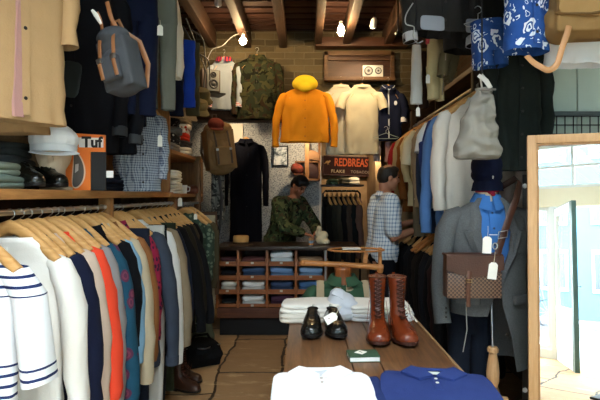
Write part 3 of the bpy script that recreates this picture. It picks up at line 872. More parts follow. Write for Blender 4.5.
# shoes
def shoe(name, label, loc, rz, mat, sole, L=.29, W=.048, boot=0, laces=None, group=None, tongue=True, heel=.026, shaftmat=None, open_top=True):
    """toe points to -y; origin under the middle of the sole"""
    t = thing(name, label, 'boot' if boot else 'shoe', loc, rz, group)
    h = L/2
    def outline(s, grow=0):
        pts = []
        for k in range(40):
            a = 2*PI*k/40; y = -math.cos(a)*h
            u = (y+h)/(2*h)     # 0 toe 1 heel
            wv = W*(1.0-.32*max(0, (u-.35)/.65)**.8) if u > .3 else W
            wv *= 1-.22*math.exp(-((u-.62)/.14)**2)
            x = math.copysign(abs(math.sin(a))**.75, math.sin(a))*(wv+grow)
            pts.append((x, y*(1+grow/h)))
        return pts
    m = MB(); R = []
    for z, g in ((heel*.4, .004), (heel*.42, .006), (heel*.95, .006), (heel, .003)):
        R.append([Vector((x, y, z+(.010*max(0, (-y/h-.55)) if True else 0))) for x, y in outline(0, g)])
    m.loft(R); 
    m.loft([[Vector((x*.98, y, z)) for x, y in [(a, b) for a, b in outline(0, .003)] if y > h*.28] for z in (0, heel*.42)])
    m.build('sole', sole, t)
    # upper
    m = MB(); R = []
    secs = [(-1.0, .2, .018), (-.96, .52, .032), (-.86, .8, .045), (-.68, .96, .052), (-.45, 1.0, .058), (-.2, .95, .072), (.02, .86, .088), (.22, .78, .094 if not boot else .115), (.5, .82 if not boot else .72, .080 if not boot else .12), (.78, .80 if not boot else .66, .078 if not boot else .12), (.93, .62 if not boot else .5, .076 if not boot else .118), (1.0, .2, .06)]
    for yy, wf, top in secs:
        w = W*wf; y = yy*h; ring = []
        for k in range(20):
            a = 2*PI*k/20; ca, sa = math.cos(a), math.sin(a)
            zz = heel+(top*(abs(sa)**.8) if sa > 0 else -.004*abs(sa))
            ring.append(Vector((w*math.copysign(abs(ca)**(.8 if sa < 0.1 else 1), ca), y, zz)))
        R.append(ring)
    m.loft(R)
    if boot:
        pts = [(0, h*.42, heel+.06), (0, h*.47, heel+.12), (0, h*.5, heel+.18), (0, h*.5, heel+boot-.02), (0, h*.5, heel+boot)]
        m.tube(pts, [(W*.70, .062), (W*.64, .056), (W*.68, .055), (W*.80, .06), (W*.82, .06)], 24, ref=Vector((0, 1, 0)))
    up = m.remesh('upper', mat, .0045, t, 4)
    if boot:
        # opening and facing
        c = MB(); c.lathe([(W*.80, 0), (W*.84, .004), (W*.72, .006), (W*.66, -.03)], 24); o = c.build('lining', leather('#5d3620', .6), t); o.location = (0, h*.5, heel+boot-.002); o.scale = (1, 1.3, 1)
        f = MB(); rows = []
        for i in range(9):
            u = i/8; z = heel+.085+(boot-.095)*u; y = h*.5-.063-.012*(1-u)**2-(.05*max(0, .22-u)*4 if u < .22 else 0)
            rows.append([Vector((-.013, y+.008, z)), Vector((-.010, y+.001, z)), Vector((.010, y+.001, z)), Vector((.013, y+.008, z))])
        f.loft(rows); f.build('tongue', leather('#4f1f0e', .45, .3, 130, .1), t)
        if laces:
            l = MB()
            for i in range(9):
                u = i/8; z = heel+.095+(boot-.115)*u; y = h*.5-.069-.012*(1-u)**2-(.05*max(0, .22-u)*4 if u < .22 else 0)
                l.tube([(-.020, y+.008, z+.004), (0, y-.002, z), (.020, y+.008, z+.005)], .0028, 6)
                l.tube([(-.020, y+.008, z+.005), (0, y-.003, z+.012), (.020, y+.008, z+.02)], .0022, 6)
            l.build('laces', laces, t)
        for sx in (-1, 1):
            s = MB(); s.tube([(sx*W*.97, -h*.18, heel+.055), (sx*W*.86, h*.1, heel+.095), (sx*W*.72, h*.2, heel+.16)], .0013, 5); s.build('seam', plain('#7a3b1c', .6), t)
        b = MB(); b.tube([(0, h*.5+.062, heel+boot+.012), (.0, h*.5+.072, heel+boot-.01), (0, h*.5+.066, heel+boot-.04)], [(.007, .0015)]*3, 8); b.build('pull_tab', mat, t)
    else:
        c = MB(); c.ball((0, h*.58, heel+.080), (W*.55, h*.32, .006)); c.build('collar_opening', plain('#0c0a09', .8, .1), t)
        f = MB(); rows = []
        for i in range(7):
            u = i/6; y = -h*.22+h*.42*u; z = heel+.071+.024*u
            rows.append([Vector((-.028, y, z-.016)), Vector((-.014, y, z+.001)), Vector((.014, y, z+.001)), Vector((.028, y, z-.016))])
        f.loft(rows); f.build('vamp_strap', mat, t)
        k = MB(); k.tube([(0, h*.93, heel+.078), (0, h*.98, heel+.088), (0, h*1.0, heel+.07)], [(.008, .002)]*3, 8); k.build('pull_tab', TAGMAT if laces is None else mat, t)
        if laces:
            l = MB()
            for i in range(4):
                u = i/3; y = -h*.12+h*.28*u; z = heel+.077+.02*u
                l.tube([(-.016, y, z-.006), (0, y-.003, z+.002), (.016, y, z-.006)], .002, 6)
            l.build('laces', laces, t)
    return t
BLK = leather('#14130f', .22, .2, 150, .06); SOLEB = plain('#0f0d0c', .5)
shoe('shoe', 'black leather shoe on the shelf nearer the sage trousers', (-1.235, 2.22, SZ), .9, BLK, SOLEB, .25, .044, laces=fabric('#0c0c0d'), group='black shoes on the pine shelf')
shoe('shoe', 'black leather shoe on the shelf under the capped head form', (-1.215, 2.37, SZ), 1.0, BLK, SOLEB, .25, .044, laces=fabric('#0c0c0d'), group='black shoes on the pine shelf')
# head form and white cap
hy = 2.45; hx = PX(54, hy)
t = thing('head_form', 'beige cloth display head wearing the white cap', 'display head', (hx, hy, SZ), .3)
m = MB(); m.ball((0, 0, .185), (.082, .098, .11)); m.ball((0, -.03, .125), (.062, .07, .07)); m.cap((0, .01, .02), (0, .01, .10), .055, .05); m.tube([(0, -.09, .175), (0, -.112, .15), (0, -.1, .14)], [.012, .016, .014], 8)
m.remesh('head', fabric('#cbb59c', .06), .006, t, 4)
m = MB(); m.lathe([(0, 0), (.085, 0), (.085, .012), (.06, .02), (.05, .03), (0, .03)], 24); m.build('base', fabric('#b9a58c'), t)
t = thing('baker_boy_cap', 'white cotton cap sitting on the beige display head', 'cap', (hx, hy, SZ+.2), .5)
m = MB(); m.ball((0, .01, .045), (.116, .126, .075)); m.ball((0, .03, .07), (.10, .10, .062)); m.remesh('crown', fabric('#eceff0', .03), .006, t, 3)
m = MB(); m.lathe([(.097, -.016), (.104, -.014), (.106, .016), (.098, .018)], 32); o = m.build('band', fabric('#e2e6e8', .03), t); o.scale = (1, 1.1, 1)
m = MB(); R = []
for r, z in ((.09, 0), (.125, -.003), (.15, -.012), (.152, -.008), (.125, .003), (.09, .006)):
    R.append([Vector((r*math.sin(a)*.82, -r*math.cos(a)*(1.0), z-.03*(math.cos(a)))) for a in [(-1.1+2.2*k/16) for k in range(17)]])
m.loft(R, False); m.build('peak', fabric('#e2e6e8', .03), t)
# orange shoe box card
ty = 2.63; tx0, tx1 = PX(66, ty), PX(104, ty)
t = thing('shoe_box_card', 'orange and white display card with a shoe picture and Tuf lettering', 'display card', ((tx0+tx1)/2, ty, SZ), .12)
t.scale = (.82, 1, .9)
ORG = plain('#ee7d31', .5, .3, 0, .03); WCARD = plain('#f2efe9', .5, .3, 0, .02); BCARD = plain('#14110f', .5)
W_ = .255; H_ = .335
m = MB(); m.prism([(-W_/2, 0), (.035, 0), (.035, .225), (W_/2, .225), (W_/2, H_-.012), (-W_/2, H_), ], -.006, .006); m.build('card', ORG, t)
m = MB(); m.box2((.036, .001, 0), (W_/2, .012, .224)); m.build('back_panel', BCARD, t)
m = MB(); m.box2((-.13, .012, .075), (.17, .02, .115)); m.build('white_strip', WCARD, t)
m = MB(); m.box2((-.035, -.0085, .25), (W_/2-.012, -.006, H_-.028)); m.build('name_panel', WCARD, t)
lettering('Tuf', BCARD, .085, t, (.045, -.0095, .278), (PI/2, 0, 0), .0008, squash=1.05, bold=.0035)
lettering('MEN\'S' if False else 'All', WCARD, .035, t, (-.085, -.0075, .285), (PI/2, 0, 0), .0006, bold=.001) if False else None
m = MB(); m.prism([(-.045+.032*math.copysign(abs(math.sin(a))**.9, math.sin(a))*(1+.25*math.cos(a+.4))-.012*math.cos(2*a), .118-.1*math.cos(a)) for a in [2*PI*k/40 for k in range(40)]], -.0078, -.006); m.build('shoe_picture', plain('#5f5a57', .4), t)
m = MB(); m.prism([(-.043+.040*math.sin(a)*(1+.25*math.cos(a+.4))-.012*math.cos(2*a), .118-.108*math.cos(a)) for a in [2*PI*k/40 for k in range(40)]], -.0068, -.0058); m.build('picture_border', plain('#e8c9ae', .5), t)
m = MB(); m.prism([(-.058, .10), (-.038, .115), (-.036, .155), (-.056, .15)], -.0088, -.0078); m.build('picture_highlight', plain('#c9c5c0', .4), t)
# checked shirt in front of the shelf
py_ = 3.35
garment('shirt', 'grey-blue small checked shirt hung in front of the shelf end', 'shirt', P(141, 104, py_), .55, plaid('#a9b1bb', '#465068', .0165, .42), L=.585, W=.135, SL=.50, collar='shirt', front='buttons', seed=31, D=.05, neck=.05, sw=.5)
dup(hproto, tuple(P(141, 104, py_)), .55, 'wooden hanger inside the checked shirt', 'wooden hangers above the shelf', scale=(.6, .75, 1))
price_tag('blank paper tag on the checked shirt', P(160, 132, 3.24), .5, .03, .075, .02)

# ------------------------------------------------------------------ high rail with coats
t = thing('clothes_rail', 'iron rail under the ceiling holding the long coats', 'clothes rail', (-1.15, 2.9, 2.84))
m = MB(); m.cyl((0, -1.4, 0), (0, 1.3, 0), .014); m.build('rail', BLACKMETAL, t)
for y in (-1.1, 0, 1.1):
    m = MB(); m.cyl((0, y, 0), (0, y, .35), .008); m.build('hanging_rod', BLACKMETAL, t)
HZ = 2.84-.105
tan = fabric('#b08f66', .1)
garment('coat', 'tan wool overcoat with dark buttons hanging highest at the front', 'coat', (-1.135, 1.93, HZ), 1.0, tan, L=.95, W=.21, SL=.62, collar='lapel', front='coat', seed=41, D=.06, lining=fabric('#a87f78'), flare=-.01, fold=.006, wrk=.008)
garment('coat', 'second tan coat hanging behind the tan overcoat', 'coat', (-1.335, 2.16, HZ), .1, fabric('#a5845c', .12), L=.97, W=.215, sleeve=None, collar='lapel', seed=42, D=.06)
garment('jacket', 'black coat with a dark leather pocket patch behind the tan coats', 'coat', (-1.30, 2.84, HZ), .1, fabric('#14151a'), L=1.0, W=.235, SL=.90, collar='jacket', front='buttons', seed=43, D=.07, cuff=fabric('#3a3d40'), patch=(leather('#2c3434', .35), .0, -.60, .11, .2))
garment('jacket', 'black jacket with grey turned cuff behind the rucksack', 'jacket', (-1.24, 3.02, HZ), -.1, fabric('#101218'), L=.99, W=.23, SL=.93, collar='jacket', front='buttons', seed=44, cuff=fabric('#4a4d52'))
garment('jacket', 'blue-black denim jacket on the high rail', 'jacket', (-1.22, 3.16, HZ), 0, fabric('#151a2b', .2), L=.8, W=.22, SL=.7, collar='shirt', seed=45)
trousers('jeans', 'dark indigo jeans hanging from the high rail', (PX(137, 2.95), 2.95, 2.80), .5, fabric('#121930', .22), .83, .115, .045, 46, cat='jeans')
trousers('trousers', 'grey-olive trousers with a white tag on the high rail', (PX(159, 3.15), 3.15, 2.86), .5, fabric('#696c62', .15), .82, .105, .045, 47)
price_tag('white swing tag on the grey-olive trousers', P(160, 20, 2.98), .2, .034, .062, .03)
garment('jacket', 'cream jacket whose sleeve hangs past the olive trousers', 'jacket', (-1.13, 3.35, 2.98), .05, fabric('#e6dccc', .05), L=.5, W=.2, SL=.70, D=.085, collar='jacket', seed=48, flare=.06)
drape('scarf', 'royal blue cloth hanging below the cream sleeve', 'scarf', (PX(187, 3.75), 3.75, 2.66), .4, fabric('#1c3a9c', .2), .50, .06, .03, 9)
drape('scarf', 'dark navy cloth hanging beside the royal blue one', 'scarf', (PX(178, 3.7), 3.66, 2.7), .4, fabric('#12182a', .2), .62, .05, .03, 10)
drape('scarf', 'olive brown cloth hanging past the royal blue one', 'scarf', (PX(193, 4.1), 4.1, 2.75), .4, fabric('#4b4632', .25), .6, .055, .03, 12)
# grey rucksack
def rucksack(label, loc, rz, mat, strapm, W=.21, H=.32, D=.13, bm=None, lean=0):
    t = thing('rucksack', label, 'rucksack', loc, rz, None, (0, lean, rz))
    m = MB()
    m.box((0, 0, -.02), (W, D, H*.72)); m.ball((0, 0, H*.33), (W*.42, D*.48, H*.18)); m.ball((0, -D*.2, -H*.12), (W*.5, D*.6, H*.32)); m.ball((0, 0, -H*.36), (W*.5, D*.5, H*.14))
    m.remesh('body', mat, .008, t, 8)
    m = MB(); m.ball((0, -D*.16, H*.34), (W*.52, D*.56, H*.14)); m.ball((0, -D*.46, H*.2), (W*.44, D*.12, H*.16)); m.remesh('flap', mat, .007, t, 5)
    m = MB(); m.box((0, -D*.72, -H*.16), (W*.62, D*.3, H*.34)); m.remesh('front_pocket', mat, .007, t, 8)
    for sx in (-1, 1):
        s = MB(); x = sx*W*.24
        s.tube([(x, -D*.5, H*.36), (x, -D*.68, H*.2), (x, -D*.8, H*.02), (x, -D*.92, -H*.1), (x, -D*.88, -H*.3)], [(.010, .003)]*5, 8, ref=Vector((0, 1, 0))); o = s.build('buckle_strap', strapm, t)
        b = MB(); b.box((x, -D*.90, -H*.04), (.026, .008, .022), None, .003); b.build('buckle', bm or METAL, o)
        q = MB(); q.tube([(sx*W*.2, D*.4, H*.42), (sx*W*.42, D*.7, H*.3), (sx*W*.52, D*.75, -H*.05), (sx*W*.4, D*.5, -H*.4)], [(.014, .004)]*4, 8); q.build('shoulder_strap', strapm, t)
    l = MB(); l.tube([(-.03, D*.3, H*.42), (-.02, D*.2, H*.62), (.02, D*.2, H*.62), (.03, D*.3, H*.42)], [(.009, .003)]*4, 8); l.build('grab_loop', strapm, t)
    return t
rk = rucksack('grey canvas rucksack with tan leather straps hanging before the dark coats', P(121, 62, 2.3), -.3, fabric('#46494d', .3), leather('#8a5a34', .5), .155, .33, .12, lean=-.25)
d = MB(); b0 = P(113, 22, 2.3); q = smooth([P(107, 2, 2.32), P(110, 14, 2.3), b0, P(118, 30, 2.3)]); d.tube(q, [(.010, .004)]*len(q), 8); q = smooth([P(97, 12, 2.28), P(101, 22, 2.28), P(103, 42, 2.26), P(104, 55, 2.26)]); d.tube(q, [(.007, .003)]*len(q), 8)
tag(d.build('leather_strap', leather('#9a6236', .5), None), 'tan leather straps the grey rucksack hangs by', 'strap')
d = MB(); d.tube([P(92, 10, 2.24), P(96, 15, 2.24), P(101, 24, 2.24)], [(.006, .004), (.011, .004), (.006, .003)], 8); tag(d.build('shoehorn', plain('#e6e2d8', .3), None), 'small white shoehorn hung beside the grey rucksack', 'shoehorn')

# ------------------------------------------------------------------ upper cubby shelves with folded knits
t = thing('wall_shelf', 'wooden cubby shelf stacked with folded knits above the rails', 'shelf', (-1.4, 4.75, SZ))
m = MB(); m.box2((-.29, -.55, .33), (.28, .72, .36), .004); m.build('shelf_board', PINE, t)
m = MB(); m.box2((-.29, -.58, 0), (.27, -.55, .95), .003); m.build('upright', PINEZ, t)
m = MB(); m.box2((-.29, .72, -.1), (.28, .75, .40), .003); m.build('upright', OLDW, t)
m = MB(); m.box2((-.29, -.55, -.045), (.28, .72, -.012), .004); m.build('shelf_board', PINE, t)
CU = SZ+.361
knits = [
 (4.42, CU, .07, fabric('#8a8784', .2), 'light grey folded knit lowest of the patterned pile'),
 (4.42, CU+.07, .08, blotch('#2b2c30', '#b3b2ae', 30, .33), 'black and white fair-isle knit in the middle of the pile'),
 (4.42, CU+.15, .06, fabric('#6d6f72'), 'mid grey folded knit in the patterned pile'),
 (4.42, CU+.21, .08, blotch('#1d1e22', '#77787a', 34, .32), 'black zigzag knit topping the patterned pile'),
 (4.82, CU, .07, fabric('#e0dcd2', .05), 'cream folded knit lowest of the second pile'),
 (4.82, CU+.07, .06, fabric('#54545a'), 'charcoal folded knit above the cream one'),
 (4.82, CU+.13, .07, fabric('#c23524', .1), 'red folded knit in the second pile'),
 (4.82, CU+.2, .09, blotch('#e6e3dd', '#b8402f', 22, .3), 'white knit with red motif on the red one'),
 (4.82, CU+.29, .06, fabric('#8b7d66'), 'beige folded knit topping the second pile'),
]
for i, (y, z, h, mt, lb) in enumerate(knits):
    folded('folded_sweater', lb, 'folded clothes', (-1.26+.01*(i % 3), y, z), .28, .30, h, mt, 2, 50+i, .04*(i % 4), 'folded knits in the cubby shelf')
for i in range(4):
    folded('folded_shirt', ['cream folded shirt at the bottom of the lower cubby pile', 'off-white folded shirt second in the lower cubby pile', 'ivory folded shirt third in the lower cubby pile', 'white folded shirt topping the lower cubby pile'][i], 'folded clothes', (-1.24, 4.45+.01*i, SZ-.01+.05*i), .26, .30, .05, fabric(['#d9d4c6', '#e4e0d4', '#d6d0c0', '#ebe8e0'][i], .05), 2, 70+i, .05*i, 'folded shirts in the lower cubby')
t = thing('cup', 'white cup standing on the shelf beside the cream pile', 'cup', (-1.16, 4.78, SZ-.011))
m = MB(); m.lathe([(0, 0), (.03, 0), (.036, .08), (.033, .08), (.028, .006), (0, .006)], 20); m.build('bowl', plain('#e9e9e6', .25), t)
m = MB(); m.tube([(.034, 0, .065), (.06, 0, .06), (.056, 0, .025), (.031, 0, .02)], .005, 8); m.build('handle', plain('#e9e9e6', .25), t)
price_tag('white shelf tag below the cream pile', (-1.10, 4.4, SZ-.03), .2, .036, .075, .02)
folded('leather_bag', 'reddish brown leather pouch at the end of the lower shelf', 'bag', (-1.17, 5.2, SZ-.011), .15, .2, .07, leather('#7a3d24', .5), 1, 77)
# speaker on bracket
sp = P(209, 82, 5.3)
t = thing('loudspeaker', 'small brown loudspeaker on a bracket by the collared jersey', 'speaker', sp, .5)
m = MB(); m.box((0, 0, 0), (.20, .16, .235), None, .008); m.build('cabinet', plain('#3a2a20', .5), t)
m = MB(); m.box((.02, -.083, 0), (.13, .01, .215), None, .003); m.build('front_plate', plain('#6c6d69', .7, .2), t)
for z, r in ((-.035, .05), (.06, .032)):
    m = MB(); m.lathe([(r, 0), (r, .006), (r*.85, .01), (r*.55, .002), (r*.3, .008), (0, .01)], 24, (.02, -.088, z), 'y'); m.build('cone', plain('#17181a', .5), t)
m = MB(); m.box((0, 0, -.13), (.3, .2, .015)); m.box((0, .1, -.2), (.03, .02, .14)); tag(m.build('bracket', BLACKMETAL, None, sp, .5), 'black bracket shelf under the small loudspeaker', 'bracket')
for i, (px, py, q, hx, sz) in enumerate(((200, 98, 4.6, '#5b5236', (.09, .10, .06)), (197, 108, 4.5, '#7a6a45', (.08, .09, .05)), (186, 112, 4.4, '#b7a383', (.09, .1, .05)))):
    t = thing('bucket_hat', ['olive bucket hat perched above the knits', 'khaki bucket hat below the olive one', 'beige bucket hat on the knit pile'][i], 'hat', P(px, py, q), .4*i, 'hats above the knits', (.5, .2, .4*i))
    m = MB(); m.lathe([(.09, 0), (.092, .05), (.075, .08), (0, .085)], 24); m.build('crown', fabric(hx, .2), t)
    m = MB(); m.lathe([(.088, .004), (.12, -.03), (.122, -.026), (.09, .01)], 24); m.build('brim', fabric(hx, .25), t)
# brown rucksack hanging
rk = rucksack('brown canvas rucksack with many straps hanging at the rail end', P(219, 148, 5.1), .5, fabric('#7d6342', .3), leather('#3c2a1c', .5), .29, .56, .17, lean=-.12)
t = thing('cap', 'dull red cap hung on top of the brown rucksack', 'cap', P(216, 124, 4.98), .3, None, (.4, 0, .3))
m = MB(); m.ball((0, 0, 0), (.085, .095, .06)); m.remesh('crown', fabric('#6d2f24', .2), .008, t, 3)
m = MB(); m.ball((0, -.1, -.02), (.07, .06, .008)); m.build('peak', fabric('#5d281e'), t)
# dark bag strap loop beside
d = MB(); d.tube([P(219, 176, 5.0), P(222, 200, 5.0), P(220, 225, 5.0), P(217, 240, 5.0)], [(.014, .004)]*4, 8); tag(d.build('strap', leather('#191513', .6), None), 'long black strap dangling below the brown rucksack', 'strap')
drape('scarf', 'grey camouflage scarf hanging below the brown rucksack', 'scarf', P(218, 172, 5.2), .3, camo('#6a6b66', '#3d3f3c', '#8b8a80', '#2a2b29', 16), .5, .07, .03, 6)
# cables
m = MB()
for k, (a, b, c, e) in enumerate((((186, 18), (196, 45), (206, 72), (207, 95)), ((192, 30), (203, 40), (205, 66), (203, 98)), ((183, 26), (198, 52), (208, 60), (210, 80)))):
    m.tube(smooth([P(*a, 4.7), P(*b, 4.8), P(*c, 4.9), P(*e, 5.0)]), .007, 6)
tag(m.build('cable_bundle', plain('#4b4c4c', .5), None), 'bundle of grey cables hanging beside the loudspeaker', 'cable')
m = MB(); m.tube(smooth([P(205, 66, 4.9), P(212, 50, 5.0), P(222, 46, 5.1), P(233, 36, 5.2), P(248, 31, 5.3)]), .005, 6)
tag(m.build('cable', plain('#5b5a56', .7), None), 'pale cable looping up to the round bulb', 'cable')
# floor things under the rack
def soft_bag(name, label, loc, r, mat, rz=0, strap=None):
    t = thing(name, label, 'bag', loc, rz)
    m = MB(); m.ball((0, 0, r[2]*.8), r); m.ball((r[0]*.2, 0, r[2]*.55), (r[0]*.9, r[1]*1.05, r[2]*.55)); m.box((0, 0, r[2]*.35), (r[0]*1.6, r[1]*1.6, r[2]*.7)); m.remesh('body', mat, .012, t, 8)
    s = MB(); s.tube([(-r[0]*.5, 0, r[2]*1.5), (-r[0]*.3, -.02, r[2]*2.0), (r[0]*.3, -.02, r[2]*2.0), (r[0]*.5, 0, r[2]*1.5)], [(.012, .004)]*4, 8); s.build('handle', strap or mat, t)
    m = MB(); m.tube([(-r[0]*.9, -r[1]*.3, r[2]*1.25), (0, -r[1]*1.0, r[2]*1.3), (r[0]*.9, -r[1]*.3, r[2]*1.25)], [(.006, .003)]*3, 6); m.build('zip', METAL, t)
soft_bag('holdall', 'black holdall on the stone floor under the dark coats', (-.93, 4.45, 0), (.19, .14, .13), fabric('#111214'), .5)
soft_bag('tote_bag', 'grey-green tote bag behind the black holdall', (-1.05, 4.85, .0), (.16, .13, .22), fabric('#59604f', .2), .3, fabric('#d8d6cc'))
for i, (x, y, lb) in enumerate(((-.93, 3.83, 'tall dark brown boot under the rack nearer the shop front'), (-.96, 4.02, 'tall dark brown boot under the rack further back'))):
    shoe('boot', lb, (x, y, 0), 1.2, leather('#3b2114', .4), SOLEB, .29, .05, boot=.27, laces=fabric('#2a1a12'), group='brown boots on the floor')
# ------------------------------------------------------------------ table
TZ = .78; TX0, TX1, TY0, TY1 = -.087, .634, 1.25, 3.12
t = thing('display_table', 'dark plank-topped wooden display table down the middle of the shop', 'table', (.27, 2.2, 0))
TOPW = wood('#7d5636', '#41291a', 'y', .9, .38, .45)
m = MB()
for a, b in ((TX0, .199), (.203, .323), (.327, TX1)): m.box2((a-.27, TY0-2.2, TZ-.04), (b-.27, TY1-2.2, TZ), .004)
m.build('table_top', TOPW, t)
m = MB()
for a, b in (((TX0+.05, TY0+.06), (TX1-.05, TY0+.09)), ((TX0+.05, TY1-.09), (TX1-.05, TY1-.06)), ((TX0+.05, TY0+.06), (TX0+.08, TY1-.06)), ((TX1-.08, TY0+.06), (TX1-.05, TY1-.06))):
    m.box2((a[0]-.27, a[1]-2.2, TZ-.15), (b[0]-.27, b[1]-2.2, TZ-.04))
m.build('apron', wood('#4a3423', '#2a1a10', 'y'), t)
m = MB(); m.box2((TX1-.27, TY0-2.2, TZ-.035), (TX1-.27+.012, TY1-2.2, TZ+.004), .003); m.build('edge_strip', wood('#a9855e', '#77593a', 'y'), t, smooth=30)
for x in (TX0+.08, TX1-.08):
    for y in (TY0+.09, TY1-.09):
        m = MB(); m.loft([[Vector((x-.27+a*s, y-2.2+b*s, z)) for a, b in ((-1, -1), (1, -1), (1, 1), (-1, 1))] for s, z in ((.022, 0), (.035, .5), (.035, TZ-.04))]); m.build('leg', wood('#4a3423', '#2a1a10', 'z'), t)
# folded polos in the foreground
def folded_polo(label, loc, w, d, h, mat, rz, btn, seed, labelm=None, collarm=None):
    t = thing('polo_shirt', label, 'shirt', loc, rz)
    m = MB(); rnd = random.Random(seed)
    for i in range(2): m.slab((rnd.uniform(-.004, .004), 0, h*i/2), w*(1-.01*i), d, h/2.05, seed+i, 44, 8, wav=.010, bulge=.002 if i == 1 else 0)
    m.build('body', mat, t)
    # shoulders slope away from the collar
    yb = d/2
    for sx in (-1, 1):
        m = MB(); R = []
        for k in range(8):
            u = k/7
            a = Vector((sx*(.012+.07*u), yb-.125+.045*u+.09*u*u*.6, h+.014)); b = Vector((sx*(.055+.035*u), yb-.115+.06*u+.05*u, h+.012-.004*u)); c = Vector((sx*(.018+.05*u), yb-.035+.03*u, h+.034-.010*u))
            R.append([a, a+Vector((0, 0, .006)), b+Vector((0, 0, .006)), b, b*.5+c*.5+Vector((0, 0, .008)), c, c-Vector((0, 0, .006))])
        m = MB()
        # a pointed collar leaf, folded over
        P0 = [Vector((sx*.006, yb-.062, h+.008)), Vector((sx*.062, yb-.098, h+.006)), Vector((sx*.125, yb-.028, h+.007)), Vector((sx*.082, yb+.016, h+.015)), Vector((sx*.042, yb-.012, h+.015))]
        m.loft([[p-Vector((0, 0, .004)) for p in P0], [p+Vector((0, 0, .001)) for p in P0], [p+Vector((0, 0, .005)) for p in P0]])
        bmesh.ops.subdivide_edges(m.bm, edges=m.bm.edges[:], cuts=1, use_grid_fill=True)
        m.build('collar', collarm or mat, t, smooth=60)
    m = MB(); m.tube([(-.08, yb+.005, h+.008), (-.05, yb+.004, h+.010), (0, yb+.002, h+.010), (.05, yb+.004, h+.010), (.08, yb+.005, h+.008)], [(.012, .006)]*5, 10, ref=Vector((0, 0, 1))); m.build('collar_stand', collarm or mat, t)
    m = MB(); m.slab((0, yb-.02, h+.002), .10, .055, .003, seed, 24, 2.4); m.build('inner_yoke', fabric('#1f2a4e') if labelm else fabric('#cfd4da', .05), t)
    if labelm:
        m = MB(); m.slab((0, yb-.026, h+.006), .06, .026, .002, seed+4, 24, 4); m.build('neck_label', labelm, t)
    m = MB(); m.slab((0, yb-.125, h+.002), .03, .12, .003, seed, 20, 6); m.build('placket', mat, t)
    for k in range(2):
        m = MB(); m.lathe([(0, 0), (.0062, 0), (.0066, .002), (.005, .003), (0, .0022)], 12, (0, yb-.085-.04*k, h+.006)); m.build('button', btn, t)
    for sx in (-1, 1):
        m = MB(); m.slab((sx*w*.36, yb-.02, h*.55), w*.2, d*.12, h*.42, seed+9, 24, 3); m.build('sleeve_fold', mat, t)
folded_polo('white folded polo shirt at the near end of the table', (.065, 1.77, TZ+.001), .372, .40, .022, fabric('#eef1f5', .03), .03, plain('#b3aaa0', .4), 3)
folded_polo('navy folded polo shirt with a pale neck label on the near table corner', (.478, 1.765, TZ+.001), .42, .40, .022, fabric('#2a3a72', .18), -.12, plain('#dad8cc', .3), 9, plain('#cfd6cf', .6))
folded('folded_shirt', 'dark blue folded shirt peeking out between the two polos', 'folded clothes', (.262, 1.80, TZ+.001), .05, .3, .018, fabric('#22305f', .15), 1, 5)
# small green book with a tag
bk = P(363, 357, 2.2); bk.z = TZ+.001
t = thing('book', 'small green hardback book lying on the table with a tag on it', 'book', bk, .06)
m = MB(); m.box2((-.064, -.05, .003), (.064, .045, .021)); m.build('pages', plain('#e6e8e6', .8), t)
for z in (0, .021):
    m = MB(); m.box2((-.067, -.052, z), (.067, .048, z+.003), .001); m.build('cover', plain('#35523f', .6, .2, 0, .15), t)
m = MB(); m.box2((-.067, .045, 0), (.067, .05, .024), .001); m.build('spine', plain('#35573f', .5), t)
t = thing('price_card', 'pale diamond-shaped card lying on the green book', 'card', bk+Vector((-.01, .005, .0255)), .06)
m = MB(); m.prism([(-.028, -.002), (.002, -.03), (.03, .003), (0, .03)], 0, .001, 'z'); m.build('card', TAGMAT, t)
m = MB(); m.tube([(-.006, .01, .0015), (0, 0, .002), (.006, -.008, .0015)], [(.002, .0006), (.003, .0006), (.001, .0006)], 6, ref=Vector((0, 0, 1))); m.build('ink_mark', plain('#1d1f1c', .6), t)
# shoes and boots
SH = leather('#11110f', .2, .15, 170, .05)
sa = P(314, 340, 2.62); sb = P(334, 340, 2.62)
shoe('shoe', 'black polished leather shoe, the one without tag on the table', (PX(312, 2.62), 2.615, TZ+.001), -.06, SH, SOLEB, .30, .055, laces=None, group='black shoes on the table')
shoe('shoe', 'black polished leather shoe with the paper tag across it', (PX(334.5, 2.62), 2.615, TZ+.001), .10, SH, SOLEB, .30, .055, laces=None, group='black shoes on the table')
t = thing('price_tag', 'cream paper tag tied to the black shoes', 'tag', P(331, 318, 2.5), 0, None, (-.5, -.5, .1))
m = MB(); m.prism([(-.032, -.022), (.02, -.022), (.032, -.010), (.032, .010), (.02, .022), (-.032, .022)], -.001, .001); m.build('card', TAGMAT, t)
m = MB(); m.tube([(.028, 0, 0), (.05, -.004, .015), (.075, .02, .03)], .0015, 6); m.build('string', STRING, t)
m = MB(); m.lathe([(0, 0), (.003, 0), (.003, .0004), (0, .0004)], 10, (-.01, -.0012, .002), 'y'); m.build('ink_mark', plain('#7b2c22', .6), t)
BRN = leather('#6a2b12', .24, .4, 130, .1); SOLE2 = plain('#3a1c12', .5)
shoe('boot', 'reddish brown lace-up ankle boot nearer the black shoes', (PX(378.5, 2.48), 2.50, TZ+.001), -.10, BRN, SOLE2, .31, .058, boot=.275, laces=fabric('#3a1c10'), group='brown boots on the table')
shoe('boot', 'reddish brown lace-up ankle boot nearer the table edge', (PX(402, 2.47), 2.49, TZ+.001), .10, BRN, SOLE2, .31, .058, boot=.275, laces=fabric('#3a1c10'), group='brown boots on the table')
d = MB(); d.tube([P(405, 305, 2.62), P(411, 313, 2.5), P(417, 322, 2.44)], [(.004, .001)]*3, 6); tag(d.build('ribbon', plain('#dcd6c8', .7), None), 'thin white tie hanging beside the brown boots', 'string')
